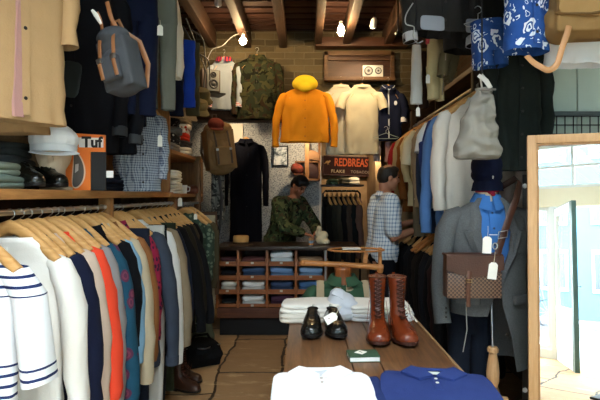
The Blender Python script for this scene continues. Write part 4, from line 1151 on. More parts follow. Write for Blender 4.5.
# folded pale shirts behind
for i, (x, y, z, w, d, h, mt, rz, lb) in enumerate((
    (.02, 2.93, TZ+.001, .34, .26, .045, fabric('#d4cec2', .05), .04, 'beige-white folded shirt lowest behind the black shoes'),
    (.03, 2.95, TZ+.047, .34, .25, .045, fabric('#e6e2da', .04), -.04, 'cream folded shirt topping the pile behind the black shoes'),
    (.44, 2.95, TZ+.001, .38, .27, .04, fabric('#cfd0d0', .05), -.05, 'light grey folded shirt lowest behind the boots'),
    (.43, 2.96, TZ+.042, .37, .26, .05, fabric('#e9e4da', .04), .03, 'ivory folded shirt topping the pile behind the boots'))):
    folded('folded_shirt', lb, 'folded clothes', (x, y, z), w, d, h, mt, 2, 90+i, rz, 'folded pale shirts on the table', 6)
t = thing('shirt', 'pale grey crumpled shirt lying between the two cream piles', 'shirt', (.215, 2.95, TZ+.04))
m = MB(); m.ball((0, .02, .05), (.085, .11, .055)); m.ball((-.02, .03, .09), (.05, .05, .035)); m.ball((.04, -.04, .04), (.06, .06, .03)); m.ball((-.05, -.05, .03), (.05, .07, .03)); m.ball((.0, 0, .0), (.10, .12, .04)); m.remesh('body', fabric('#c3c7cf', .06), .007, t, 3)
m = MB(); m.prism([(-.06, .02), (0, -.05), (.01, .02), (-.02, .06)], 0, .006, 'z'); o = m.build('collar', fabric('#c9cdd5', .05), t); o.location = (0, -.03, .10); o.rotation_euler = (.5, -.2, 0)
t = thing('folded_shirt', 'green-edged grey folded shirt under the crumpled one', 'folded clothes', (.2, 2.95, TZ+.001))
m = MB(); m.slab((0, 0, 0), .17, .24, .04, 6); m.build('body', fabric('#a9adb0'), t)

# ------------------------------------------------------------------ tailor's bust with green jacket, wooden frame on top
bx, by = PX(343, 3.42), 3.42
t = thing('dress_form', 'wooden-necked dress form standing behind the display table', 'dress form', (bx, by, 0))
WOODN = wood('#a05a2c', '#6f3a1a', 'z', 1.0, .3, .5)
m = MB(); m.loft([ring_at(w, d, z, 28, .85) for z, w, d in ((.42, .15, .10), (.5, .165, .115), (.62, .14, .10), (.72, .15, .10), (.80, .14, .085), (.85, .10, .06), (.88, .062, .052), (.9, .058, .052))]); m.build('torso', fabric('#b9a88d'), t)
m = MB(); m.lathe([(.062, .895), (.06, .91), (.056, .94), (.058, .985), (.062, 1.0), (.058, 1.01), (0, 1.012)], 28); m.build('neck', WOODN, t)
m = MB(); m.cyl((0, 0, .05), (0, 0, .45), .018); m.build('pole', METAL, t)
m = MB(); m.lathe([(0, 0), (.17, 0), (.17, .015), (.05, .04), (.02, .06), (0, .06)], 28); m.build('base', BLACKMETAL, t)
g = garment('jacket', 'bottle green jacket with beige shoulder stripes on the dress form', 'jacket', (bx, by, .935), 0, fabric('#34503b', .15), L=.75, W=.215, SL=.6, collar='shirt', front='buttons', seed=61, D=.12, drop=.07, neck=.078, flare=.05, sw=1.2)
for sx in (-1, 1):
    m = MB(); m.tube([(sx*.155, .05, -.03), (sx*.155, -.01, -.028), (sx*.157, -.06, -.06), (sx*.158, -.11, -.11), (sx*.158, -.13, -.3)], [(.005, .026)]*5, 8, ref=Vector((1, 0, 0))); m.build('stripe', fabric('#a8977a'), g)
fy = 3.42
t = thing('quilting_frame', 'pale wooden hoop frame clamped on top of the dress form neck', 'wooden frame', (bx, fy, 1.013))
FW = wood('#c08146', '#90562a', 'x', 1.0, .4)
zz = lambda py: PZ(py, fy)-1.013
xx = lambda px: PX(px, fy)-bx
for px in (338, 349): 
    m = MB(); m.cyl((xx(px), 0, -.006), (xx(px), 0, zz(266)), .008); m.build('peg', FW, t)
m = MB(); m.tube([(xx(303), -.03, zz(262.5)), (xx(340), 0, zz(264.5)), (xx(383), 0, zz(267.5))], [(.019, .018), (.019, .018), (.021, .02)], 16); m.ball((xx(303), -.03, zz(262.5)), (.024, .022, .022)); m.build('arm', FW, t)
m = MB(); m.lathe([(.016, zz(273)), (.022, zz(271)), (.022, zz(268)), (.014, zz(265)), (.013, zz(252)), (.018, zz(249.5)), (.012, zz(247.5)), (0, zz(247.3))], 16, (xx(380), 0, 0)); m.build('post', FW, t)
rx = (xx(383)-xx(329))/2
m = MB(); R = []
for k in range(49):
    a = 2*PI*k/48; R.append((xx(356)+rx*math.cos(a), .12*math.sin(a)+.0, zz(249.8)))
m.tube(R, [(.014, .007)]*49, 10, ref=Vector((0, 0, 1)), cap=(False, False)); m.build('hoop', FW, t)
m = MB(); m.box2((xx(342), -.06, zz(248.6)), (xx(360), .05, zz(248.0)+.0005)); m.build('paper_note', plain('#d9d7d0', .8), t)
m = MB(); m.box((xx(367), .10, zz(262)), (.03, .02, .10), (0, .1, 0)); m.build('brace', FW, t)

# ------------------------------------------------------------------ haberdashery cabinet (counter)
cy = 5.3; cx0, cx1 = PX(217, cy), PX(326, cy); cw = cx1-cx0
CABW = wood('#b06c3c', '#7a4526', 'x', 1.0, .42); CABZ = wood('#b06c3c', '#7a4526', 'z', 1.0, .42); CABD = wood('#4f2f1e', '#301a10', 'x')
t = thing('display_cabinet', 'old wooden shop cabinet with four rows of open cubby trays', 'cabinet', ((cx0+cx1)/2, cy, 0))
zc = lambda py: PZ(py, cy)
xl = lambda px: PX(px, cy)-(cx0+cx1)/2
hw = cw/2
m = MB(); m.box2((-hw-.02, -.03, zc(250)), (hw+.35, .55, zc(246.5)), .006); m.build('top', wood('#3d2a1e', '#21150e', 'x', 1, .3), t)
m = MB(); m.box2((-hw, .0, zc(318)), (hw, .5, zc(308)), .004); m.build('base_rail', wood('#6d3f28', '#44251a', 'x'), t)
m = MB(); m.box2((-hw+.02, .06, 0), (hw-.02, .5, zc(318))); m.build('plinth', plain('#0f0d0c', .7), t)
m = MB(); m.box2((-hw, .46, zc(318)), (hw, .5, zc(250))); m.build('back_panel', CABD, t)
cols = [217, 238, 267, 296, 326]; rows = [250, 265.5, 279.5, 293.5, 308]
for i, c in enumerate(cols):
    x = xl(c); m = MB(); m.box2((x-.012, 0, zc(308)), (x+.012, .47, zc(250)), .002); m.build('side' if i in (0, 4) else 'divider', CABZ, t)
for i, r in enumerate(rows[1:-1]):
    m = MB(); m.box2((-hw+.012, .01, zc(r)-.008), (hw-.012, .47, zc(r)+.006)); m.build('shelf', CABW, t)
m = MB(); m.box2((xl(324.5), -.012, zc(308)), (xl(326.5), .0, zc(250))); m.build('corner_strip', plain('#9a9894', .4, .5), t)
cc = {(0, 0): ('#4b2a2c', 'burgundy'), (0, 1): ('#5a3330', 'maroon'), (0, 2): ('#c9d2d4', 'pale grey'), (0, 3): ('#8b6f55', 'fawn'),
      (1, 0): ('#17181d', 'black'), (1, 1): ('#31435e', 'slate blue'), (1, 2): ('#5f7ea3', 'denim blue'), (1, 3): ('#6b87a6', 'light blue'),
      (2, 0): ('#b7b1a6', 'oatmeal'), (2, 1): ('#c4c1bb', 'light grey'), (2, 2): ('#2c3a54', 'navy'), (2, 3): ('#3f5f86', 'mid blue'),
      (3, 0): ('#141414', 'jet black'), (3, 1): ('#bcbcb8', 'silver grey'), (3, 2): ('#3d2433', 'plum'), (3, 3): ('#4a4a52', 'charcoal')}
rown = ['top', 'second', 'third', 'lowest']; coln = ['nearest the pine rack', 'second from the pine rack', 'third from the pine rack', 'farthest from the pine rack']
for r in range(4):
    for c in range(4):
        a, b = xl(cols[c])+.014, xl(cols[c+1])-.014; z0 = zc(rows[r+1])+.007; z1 = zc(rows[r])-.01
        m = MB(); m.box2((a, .006, z0), (b, .018, z0+.035), .002); m.box2((a, .018, z0), (b, .45, z0+.006)); m.box2((a, .006, z0), (a+.008, .45, z0+.06)); m.box2((b-.008, .006, z0), (b, .45, z0+.06)); tr = m.build('tray', CABW, t)
        hx, nm = cc[(r, c)]; ox = (cx0+cx1)/2
        full = .055 if (r, c) in ((0, 0), (0, 1), (0, 3), (1, 0), (3, 0)) else .10
        if (r, c) == (0, 2): full = .125
        n2 = 2
        for k in range(n2):
            hh = full/n2*.92
            fl = fabric(hx, .12) if k == 0 else fabric('#%02x%02x%02x' % tuple(min(255, int(int(hx[1+2*q:3+2*q], 16)*1.2+8)) for q in range(3)), .12)
            folded('folded_shirt', '%s folded garment %s in the %s row cubby %s' % (nm, 'lying below' if k == 0 else 'lying above', rown[r], coln[c]), 'folded clothes',
                   (ox+(a+b)/2, cy+.16, z0+.007+k*full/n2), (b-a)-.026, .25, hh, fl, 1, r*17+c*5+k, 0, 'folded clothes in the cabinet trays')
        if (r+c) % 2 == 0 or r == 0:
            m = MB(); m.box2(((a+b)/2-.018, .002, z0+.008), ((a+b)/2+.012, .006, z0+.03), .001); m.build('label_plate', plain('#c9c4b4', .5), tr)
# hat on the cabinet
hz = zc(246.5)+.001
t = thing('boater_hat', 'straw boater hat with dark band on the cabinet', 'hat', (PX(241, 5.45), 5.45, hz))
STRAW = fabric('#b98f57', .18)
m = MB(); m.lathe([(.088, .006), (.086, .09), (.08, .102), (0, .106)], 28); m.build('crown', STRAW, t)
m = MB(); m.lathe([(.07, 0), (.135, .0), (.137, .006), (.088, .012), (.07, .008)], 32); m.build('brim', wood('#5e4630', '#3d2c1d', 'x'), t)
m = MB(); m.lathe([(.0885, .01), (.0895, .012), (.0885, .036), (.087, .036)], 28); m.build('hat_band', fabric('#4a3524'), t)
# white cloth and pot on cabinet end
t = thing('cloth_bundle', 'cream cloth bundle in the hands of the camouflage jacket person', 'cloth', (PX(321, 5.5), 5.5, hz))
m = MB()
for q in ((0, 0, .05, .06, .05, .05), (.03, 0, .1, .05, .04, .05), (-.03, .01, .12, .035, .04, .05), (.05, -.01, .03, .05, .05, .035), (-.02, 0, .17, .03, .03, .04)): m.ball(q[:3], q[3:])
m.remesh('body', fabric('#d9c9a6', .12), .008, t, 2)
t = thing('jar', 'small blue and orange jar on the cabinet end', 'jar', (PX(311, 5.36), 5.38, hz))
m = MB(); m.lathe([(0, 0), (.026, 0), (.028, .01), (.028, .055), (0, .056)], 20); m.build('body', plain('#8fa0b3', .25), t)
m = MB(); m.lathe([(.0285, .008), (.0287, .008), (.0287, .028), (.0285, .028)], 20); m.build('paper_label', plain('#c47a3a', .5), t)
m = MB(); m.lathe([(.026, .056), (.027, .06), (.027, .085), (0, .087)], 20); m.build('lid', plain('#b98a5e', .4), t)

# ------------------------------------------------------------------ garments on the brick header and back wall
YH = 5.62
hwall = make_hanger('wooden hanger inside the long navy overcoat', 'wooden hangers on the back wall', P(246, 140, 6.7), None, 1.0, .165, rise=.030, fall=.165, thick=.015)
def hung(nm, lb, ct, px, py, mat, rz=0, y=YH, hl=None, hk=True, **kw):
    p = P(px, py, y)
    g = garment(nm, lb, ct, p, rz, mat, **kw)
    if hk: dup(hwall, (p.x, p.y, p.z-.012), rz, 'wooden hanger inside the '+hl, 'wooden hangers on the back wall', scale=(kw.get('W', .22)/.235,)*1+(1, 1))
    return g
g = hung('jersey_shirt', 'pale grey long-sleeved jersey with red and navy striped collar', 'shirt', 224, 59, fabric('#959ea6', .06), hl='striped-collar jersey', L=.57, W=.15, SL=.55, collar='polo', front=None, trim=stripes('#a5343e', '#20264a', 'x', .03, .4), seed=71, D=.05, neck=.07, cuff=stripes('#b5343e', '#d8d8d8', 'z', .02, .5), rz=0)
drape('apron', 'grey striped cloth hung between the jersey and camouflage jacket', 'cloth', P(236, 66, 5.68), 0, stripes('#8f9498', '#4a5058', 'x', .03, .5), .55, .06, .03, 8)
CAM1 = camo('#262b1c', '#3b3a22', '#101109', '#2e2116', 9)
hung('camouflage_jacket', 'woodland camouflage field jacket hung on the brick wall', 'jacket', 257, 57, CAM1, hl='hung camouflage jacket', L=.70, W=.235, SL=.66, collar='jacket', front='buttons', pockets=3, seed=72, D=.058, neck=.08)
ORANGE = fabric('#d98c1e', .1)
hung('raincoat', 'orange-yellow raincoat with a bright yellow hood', 'raincoat', 305, 87, ORANGE, hl='orange raincoat', y=5.5, L=.61, W=.25, SL=.66, collar='hood', trim=fabric('#e3c22a', .1), front='buttons', seed=73, D=.062, neck=.075, btn=plain('#a86414', .4), wrk=.028, flare=.05, hem=1.08, sw=1.3)
CREAMT = fabric('#c9c0a4', .08)
hung('t_shirt', 'pale stone long-sleeved top half hidden behind the beige top', 'shirt', 341, 86, fabric('#bdb8a4', .08), hl='half-hidden stone top', y=5.66, L=.78, W=.17, SL=.5, collar='crew', seed=74, D=.05, neck=.08)
hung('t_shirt', 'pale beige short-sleeved top in front of the stone one', 'shirt', 362, 86, CREAMT, hl='beige short-sleeved top', y=5.56, L=.76, W=.185, sleeve='short', SL=.26, collar='crew', seed=75, D=.05, neck=.085)
g = hung('track_top', 'navy zip-up polo top with white piping and chest badge', 'jacket', 388, 87, fabric('#171d33', .15), hl='navy zip polo', y=5.6, L=.60, W=.155, SL=.40, collar='polo', front='zip', cuff=plain('#c9ccd0', .5), seed=76, D=.05, neck=.06)
m = MB(); m.slab((0, 0, 0), .035, .05, .004, 4, 20, 2.5); o = m.build('badge', plain('#cfd2d6', .6), g); o.location = (.075, -.055, -.19); o.rotation_euler = (PI/2, 0, 0)
m = MB(); m.tube([(-.07, -.03, .01), (-.05, -.065, -.02), (0, -.085, -.045), (.05, -.065, -.02), (.07, -.03, .01)], .003, 6); m.build('piping', plain('#d9dbdd', .6), g)
wire_hanger('pale green plastic hanger under the navy zip top', P(386, 133, 5.5), 0, plain('#9fb0a6', .3), .14, .05)
for i, (px, w, hx, lb) in enumerate(((377, .04, '#c9b6ae', 'pinkish white cloth below the plastic hanger'), (388, .035, '#b98f8b', 'dusty pink cloth below the plastic hanger'))):
    drape('cloth', lb, 'cloth', P(px, 142, 5.6), 0, fabric(hx), .22, w, .02, 20+i)
# brick-wall transom frame with radio
t = thing('wall_panel', 'dark wooden framed panel fixed high on the brick wall', 'panel', P(360, 80, 5.7))
a, b, c, d = PX(324, 5.7)-PX(360, 5.7), PX(394, 5.7)-PX(360, 5.7), 0, PZ(52, 5.7)-PZ(80, 5.7)
m = MB(); m.box2((a, .0, c), (b, .04, d)); m.build('backing', wood('#553520', '#352012', 'x', .7, .5), t)
m = MB(); m.box2((a, -.04, c), (a+.045, .03, d), .004); m.box2((b-.045, -.04, c), (b, .03, d), .004); m.box2((a, -.04, d-.05), (b, .03, d), .004); m.box2((a, -.08, c-.02), (b, .03, c+.02), .004); m.box2((a+.05, -.03, d-.10), (b-.05, .0, d-.085)); m.build('frame', wood('#6f5032', '#3a2818', 'x', .8, .55), t)
r = P(372.5, 79, 5.58); r.z = PZ(80, 5.7)+.021
t = thing('radio_speaker', 'silver twin-cone radio set standing on the panel ledge', 'radio', (PX(372.5, 5.66), 5.655, r.z))
m = MB(); m.box2((-.115, -.03, 0), (.115, .04, .13), .006); m.build('cabinet', plain('#b6b6ae', .4), t)
for x, rr in ((-.05, .05), (.06, .038)):
    m = MB(); m.lathe([(rr, 0), (rr, .006), (rr*.8, .008), (rr*.55, .002), (rr*.35, .006), (rr*.3, .012), (0, .012)], 24, (x, -.031, .065), 'y'); m.build('cone', plain('#1b1b1d', .4), t)
    m = MB(); m.lathe([(rr*.75, .009), (rr*.7, .010), (rr*.55, .007)], 24, (x, -.031, .065), 'y'); m.build('cone_ring', plain('#8d8d88', .4), t)
# recess items
g = garment('coat', 'long dark navy overcoat hung against the speckled paper wall', 'coat', P(246, 140, 6.7), 0, fabric('#0f1019', .2), L=1.42, W=.215, SL=.88, collar='lapel', front='coat', seed=81, D=.07, flare=.04, swing=.03)
m = MB(); m.box((0, -.0, .0), (.06, .004, .045)); o = m.build('neck_label', plain('#d8d4c9', .6), g); o.location = (0, .02, -.01)
fp = P(280.5, 156, 6.88)
t = thing('picture_frame', 'black framed black-and-white print on the speckled wall', 'picture', fp)
w, h = .215, .28
m = MB()
for q in (((-w/2, -h/2), (-w/2+.016, h/2)), ((w/2-.016, -h/2), (w/2, h/2)), ((-w/2, -h/2), (w/2, -h/2+.016)), ((-w/2, h/2-.016), (w/2, h/2))): m.box2((q[0][0], -.012, q[0][1]), (q[1][0], .015, q[1][1]))
m.build('frame', plain('#15161a', .4), t)
pm = NM('print_paper', .6); pm.color(pm.ramp(pm.noise(9, 4, rough=.7), [(.42, lin('#4a545c')), (.5, lin('#b8c4cc')), (.56, lin('#e3e8ea'))]))
m = MB(); m.box2((-w/2+.01, -.002, -h/2+.01), (w/2-.01, .012, h/2-.01)); m.build('print', pm.m, t)
# pale board on the back wall
m = MB(); m.box2((PX(224, 6.86), 6.84, PZ(156, 6.86)), (PX(243, 6.86), 6.88, PZ(124, 6.86))); tag(m.build('pale_board', plain('#e0d6c4', .7), None), 'bare pale board on the back wall beside the navy overcoat', 'board')
# wall shelf with boxes
t = thing('wall_shelf', 'small wooden wall box shelf under the orange raincoat', 'shelf', P(309, 181, 6.8))
k = 6.8/500
m = MB(); m.box2((-14*k, -.12, 0), (11*k, .08, .03)); m.box2((-14*k, -.12, 18*k), (11*k, .08, 18*k+.02)); m.box2((11*k-.025, -.12, 0), (11*k, .08, 40*k)); m.build('boards', wood('#94663c', '#6a4526', 'x'), t)
m = MB(); m.box2((-4*k, -.14, -.02), (0, -.12, 40*k)); m.build('upright', PINEZ, t)
p0 = P(313, 179, 6.76)
folded('box', 'dark red-brown box on the small wall shelf', 'box', p0+Vector((0, -.02, .01)), .17, .14, .16, plain('#3b1f1a', .6), 1, 3, 0, None, 12)
folded('box', 'pale brown box above the dark one on the wall shelf', 'box', P(314, 162, 6.76)+Vector((0, -.02, .022)), .16, .14, .1, plain('#9c7450', .7), 1, 4, 0, None, 12)
t = thing('cap', 'brown and red checked cap hanging above the bending person', 'cap', P(297, 169, 6.6), .4, None, (.5, 0, .4))
m = MB(); m.ball((0, 0, 0), (.09, .1, .07)); m.remesh('crown', plaid('#5b3526', '#8e3b32', .05, .4), .009, t, 3)
m = MB(); m.ball((0, -.1, -.03), (.075, .06, .009)); m.build('peak', fabric('#54301f'), t)
# advertising sign
SYY = 7.30
s0 = P(349, 166, SYY); sw_ = 52*SYY/500; sh_ = 19.5*SYY/500
t = thing('shop_sign', 'dark brown tobacco advertising sign lettered REDBREAST', 'sign', s0, 0, None, (0, .035, 0))
SGN = plain('#2a130f', .75, .15); RED = plain('#a84e2a', .7, .15); GOLD = plain('#8d6a3a', .5); CRM = plain('#8f8068', .7, .15)
m = MB(); m.box2((-sw_/2, -.01, -sh_/2), (sw_/2, .01, sh_/2)); m.build('board', SGN, t)
m = MB()
for q in (((-sw_/2, -sh_/2), (sw_/2, -sh_/2+.008)), ((-sw_/2, sh_/2-.008), (sw_/2, sh_/2)), ((-sw_/2, -sh_/2), (-sw_/2+.008, sh_/2)), ((sw_/2-.008, -sh_/2), (sw_/2, sh_/2))): m.box2((q[0][0], -.016, q[0][1]), (q[1][0], .012, q[1][1]))
m.build('border', plain('#4b2118', .4), t)
lettering('REDBREAST', RED, .158, t, (.06, -.0125, .045), (PI/2, 0, 0), .001, squash=.66, bold=.004, spacing=1.02)
lettering('FLAKE', CRM, .062, t, (-.16, -.0125, -.085), (PI/2, 0, 0), .001, squash=1.05, bold=.002, spacing=1.15)
lettering('TOBACCO', plain('#6d5a4c', .5), .055, t, (.17, -.0125, -.085), (PI/2, 0, 0), .001, squash=1.0, bold=.001, spacing=1.1)
m = MB(); m.ball((-.315, -.012, .045), (.03, .003, .02)); m.ball((-.285, -.012, .06), (.013, .003, .013)); m.tube([(-.335, -.012, .04), (-.365, -.012, .02)], [(.009, .003), (.003, .002)], 6); m.tube([(-.315, -.012, .028), (-.312, -.012, .005)], .003, 5); m.tube([(-.30, -.012, .03), (-.297, -.012, .006)], .003, 5); m.build('bird_emblem', GOLD, t)
# dark rail with garments in the recess
ry = 6.85
t = thing('clothes_rack', 'black rail rack of dark clothes under the advertising sign', 'clothes rack', (PX(343, ry), ry, 0))
a, b = PX(323, ry)-PX(343, ry), PX(360, ry)-PX(343, ry); zr = PZ(191, ry)
m = MB(); m.tube([(a, 0, 0), (a, 0, zr-.04), (a+.03, 0, zr), (b-.03, 0, zr), (b, 0, zr-.04), (b, 0, 0)], .014, 10, ref=Vector((0, 1, 0))); m.build('frame', BLACKMETAL, t)
m = MB(); m.box2((a-.03, -.22, zr+.06), (b+.03, .25, zr+.085), .004); m.build('top_shelf', plain('#241c18', .5), t)
cols_ = ['#1a1a18', '#2a2a24', '#3a382e', '#191a1e', '#4a3f38', '#23282a', '#7a5f55', '#1c1a1a', '#2e2a26']
nm_ = ['black', 'dark moss', 'olive', 'ink black', 'umber', 'dark petrol', 'dusty rose', 'soot black', 'dark brown']
for i in range(7):
    x = a+.06+(b-a-.12)*i/6
    garment('jacket', nm_[i]+' jacket on the black rail under the sign', 'jacket', (PX(343, ry)+x, ry, zr-.105), PI/2+.12, fabric(cols_[i], .2), L=.8+.05*(i % 3), W=.2, SL=.62, collar='jacket', seed=110+i, D=.034, wrk=.006, group='dark clothes under the sign', sw=.6)
    dup(hproto, (PX(343, ry)+x, ry, zr-.105), PI/2+.12, 'wooden hanger inside the %s jacket under the sign' % nm_[i], 'wooden hangers under the sign')
for i, (px, hx, lb) in enumerate(((332, '#3d4a36', 'dark green folded cloth on the black rack top'), (344, '#5c584a', 'khaki folded cloth in the middle of the black rack top'), (353, '#d0c8b6', 'cream folded cloth on the black rack top'))):
    folded('folded_cloth', lb, 'folded clothes', (PX(px, ry), ry-.02, zr+.087), .15, .3, .07+.01*i, fabric(hx, .2), 2, 130+i, .1, 'folded cloths on the black rack')

# ------------------------------------------------------------------ lamps
def bulb(label, px, py, y, r, power, hexc='#ffd9a0', edison=False, cordtop=3.19, rad=.03):
    p = P(px, py, y)
    t = thing('pendant_bulb', label, 'lamp', (p.x, y, cordtop))
    dz = p.z-cordtop
    m = MB(); m.tube([(0, 0, 0), (.004, 0, dz*.5), (0, 0, dz+r*1.9)], .004, 6); m.build('cord', plain('#c9c6bd', .6), t)
    m = MB(); m.lathe([(0, dz+r*2.1), (.016, dz+r*2.05), (.018, dz+r*1.3), (.014, dz+r*1.05), (0, dz+r)], 14); m.build('socket', plain('#d5d2c8', .5), t)
    m = MB()
    if edison: m.lathe([(0, dz-r*1.35), (r*.5, dz-r*1.2), (r*.78, dz-r*.6), (r*.82, dz), (r*.6, dz+r*.7), (.013, dz+r*1.15)], 18)
    else: m.ball((0, 0, dz), r)
    m.build('glass_bulb', emit(hexc, power/(r*r*4*PI*PI*.9)), t)
bulb('round glowing bulb hanging beside the camouflage jacket', 243, 41, 5.1, .036, 11)
bulb('long filament bulb on a white cord above the beige tops', 341, 30, 4.9, .042, 15, edison=True)
def spot(label, px, py, y, aim, power, ang=70, hexc='#ffe0b4', r=.03, body='#c9c9c6', blend=.5):
    p = P(px, py, y); q = Vector(aim)-p; rot = q.to_track_quat('-Z', 'Y').to_euler()
    t = thing('spotlight', label, 'spotlight', p, 0, None, tuple(rot))
    m = MB(); m.lathe([(r*1.05, 0), (r*1.15, .002), (r*1.0, .07), (r*.5, .10), (0, .10)], 18); m.lathe([(r*1.04, 0), (r*.95, .012), (0, .02)], 18); m.build('housing', plain(body, .35, .5), t)
    m = MB(); m.lathe([(0, -.001), (r*.9, -.001), (r*.9, -.004), (0, -.006)], 18); m.build('lens', emit('#fff0d8', 14), t)
    m = MB(); m.cyl((0, 0, .1), (0, .03, .16), .006); m.build('bracket', BLACKMETAL, t)
    l = bpy.data.lights.new('spot_lamp', 'SPOT'); l.energy = power; l.spot_size = math.radians(ang); l.spot_blend = blend; l.color = lin(hexc)[:3]; l.shadow_soft_size = .03
    o = bpy.data.objects.new('lamp_beam', l); COL.objects.link(o); o.parent = t; o.location = (0, 0, -.012)
spot('small white spotlight near the ceiling above the jersey', 218, 5, 4.7, (-1.0, 5.7, 2.6), 15)
spot('small white spotlight by the joist above the navy zip top', 373, 27, 5.0, (.6, 6.0, 2.2), 25)
for px, aim, lb in ((352.5, (.5, 7.3, 1.9), 'glowing spotlight over the sign nearer the raincoat'), (365, (.75, 7.3, 1.8), 'glowing spotlight over the middle of the sign'), (378, (.9, 7.3, 1.6), 'glowing spotlight over the far end of the sign')):
    spot(lb, px, 152, 6.35, aim, 7, 90)
    # stems up to the header
    p = P(px, 152, 6.35)
spot('spotlight aimed at the pale board behind the navy overcoat', 232, 112, 6.2, (-1.0, 6.85, 2.2), 13, 75)
spot('spotlight behind the orange raincoat lighting the wall shelf', 306, 133, 6.3, (-.12, 6.9, 1.95), 14, 100)

# ------------------------------------------------------------------ people
class Fig:
    def __init__(s, base, F):
        s.b = Vector(base); s.F = Vector((F[0], F[1], 0)).normalized(); s.R = Vector((s.F.y, -s.F.x, 0))
        s.M = Matrix((s.R, s.F, Vector((0, 0, 1)))).transposed()
    def rot4(s): return s.M.to_4x4()
def person(label, base, ang, J, skin, hairmat, shirt, trous, shoe_m, longsleeve, bald=False, hemz=.86, camojacket=False, hand_curl=1.0):
    """local axes: x right, y forward, z up"""
    t = thing('person', label, 'person', base, ang)
    V = {k: Vector(v) for k, v in J.items()}
    m = MB(); sk = skin
    hd = V['head']; nk = V['neck']; f = (V['face']-hd).normalized()   # gaze direction
    r = Vector((1, 0, 0)); r = (r-f*r.dot(f)).normalized(); u = r.cross(f).normalized()
    RM = Matrix((r, f, u)).transposed().to_4x4()
    H = lambda x, y, z: hd+r*x+f*y+u*z
    # head
    m.ball(hd+u*.025, (.074, .094, .092), 20, RM); m.ball(H(0, .022, -.045), (.058, .068, .072), 16, RM); m.ball(H(0, .055, -.095), (.03, .03, .026), 12, RM)
    m.cap(H(0, .086, .012), H(0, .104, -.022), .010, .014); m.ball(H(0, .086, -.058), (.024, .012, .012), 10, RM); m.ball(H(0, .080, .03), (.05, .014, .012), 10, RM)
    for sx in (-1, 1):
        m.ball(H(sx*.074, -.008, -.008), (.010, .020, .032), 10, RM); m.ball(H(sx*.012, .096, -.024), .010, 8); m.ball(H(sx*.045, .06, -.03), (.022, .02, .025), 10, RM)
    m.cap(H(0, -.03, -.07), nk, .054, .058)
    # trunk
    ch, pv = V['chest'], V['pelvis']
    for sx in (-1, 1):
        sh = V['sr'] if sx > 0 else V['sl']
        m.cap(nk+Vector((sx*.03, 0, -.01)), sh, .05, .058); m.cap(sh+Vector((-sx*.06, 0, -.08)), ch*.5+pv*.5+Vector((sx*.055, 0, 0)), .10, .095)
        m.cap(ch*.5+pv*.5+Vector((sx*.05, 0, 0)), pv+Vector((sx*.07, -.01, -.02)), .095, .105)
        el, wr = (V['er'], V['wr']) if sx > 0 else (V['el'], V['wl'])
        m.cap(sh, el, .052, .041); m.cap(el, wr, .040, .027)
        # hand
        hdv = (V['hr'] if sx > 0 else V['hl'])-wr; hl = hdv.length; fd = hdv.normalized()
        side = fd.cross(Vector((0, 0, 1)))
        side = side.normalized() if side.length > .1 else Vector((1, 0, 0)); dn = side.cross(fd).normalized()*-1 if side.cross(fd).z > 0 else side.cross(fd).normalized()
        pm = wr+fd*.05
        m.ball(pm, (.036, .052, .018), 12, Matrix((side, fd, dn)).transposed().to_4x4())
        for q, ln in ((-.027, .030), (-.009, .036), (.009, .034), (.027, .026)):
            a = wr+fd*.088+side*q; b = a+fd*ln+dn*.012*hand_curl; c = b+fd*ln*.5+dn*.026*hand_curl
            m.cap(a, b, .0092, .0085, 8); m.cap(b, c, .0085, .0072, 8)
        ts = -sx
        a = wr+fd*.03+side*ts*.028; b = a+fd*.03+side*ts*.024+dn*.01; c = b+fd*.026+dn*.012
        m.cap(a, b, .012, .010, 8); m.cap(b, c, .010, .008, 8)
        # leg
        hp = pv+Vector((sx*.09, 0, -.04)); kn = Vector((sx*.10, pv.y+.01, .50)); an = Vector((sx*.11, pv.y-.03, .09))
        m.cap(hp, kn, .085, .058); m.cap(kn, kn*.6+an*.4+Vector((0, -.015, 0)), .056, .056); m.cap(kn*.6+an*.4+Vector((0, -.015, 0)), an, .055, .038)
        m.cap(an, an+Vector((0, -.03, -.045)), .036, .034); m.cap(an+Vector((0, 0, -.05)), an+Vector((sx*.02, .13, -.062)), .034, .026)
    m.remesh('body', sk, .0085, t, 4)
    # eyes, brows
    for sx in (-1, 1):
        e = MB(); e.ball(H(sx*.031, .083, .008), (.012, .007, .006), 10, RM); e.build('eye', plain('#2a211c', .2, .6), t)
        e = MB(); e.tube([H(sx*.016, .093, .028), H(sx*.034, .09, .034), H(sx*.052, .076, .028)], .004, 6); e.build('eyebrow', hairmat, t)
    # hair
    m = MB()
    def hb(c, rr): m.ball(c, rr, 18, RM)
    if not bald:
        hb(H(0, -.012, .045), (.083, .098, .088)); hb(H(0, -.05, .0), (.078, .062, .08)); hb(H(0, .05, .085), (.065, .055, .04)); hb(H(-.05, .01, .06), (.036, .07, .06)); hb(H(.05, .01, .06), (.036, .07, .06)); hb(H(0, 0, .11), (.06, .06, .03))
    else:
        hb(H(0, -.050, .0), (.080, .060, .078))
        for sx in (-1, 1): hb(H(sx*.050, -.012, .034), (.034, .078, .058)); hb(H(sx*.044, .03, .075), (.032, .045, .030))
        hb(H(0, -.068, .052), (.058, .036, .034))
    m.remesh('hair', hairmat, .007, t, 2)
    # upper garment
    m = MB()
    g = .022 if not camojacket else .034
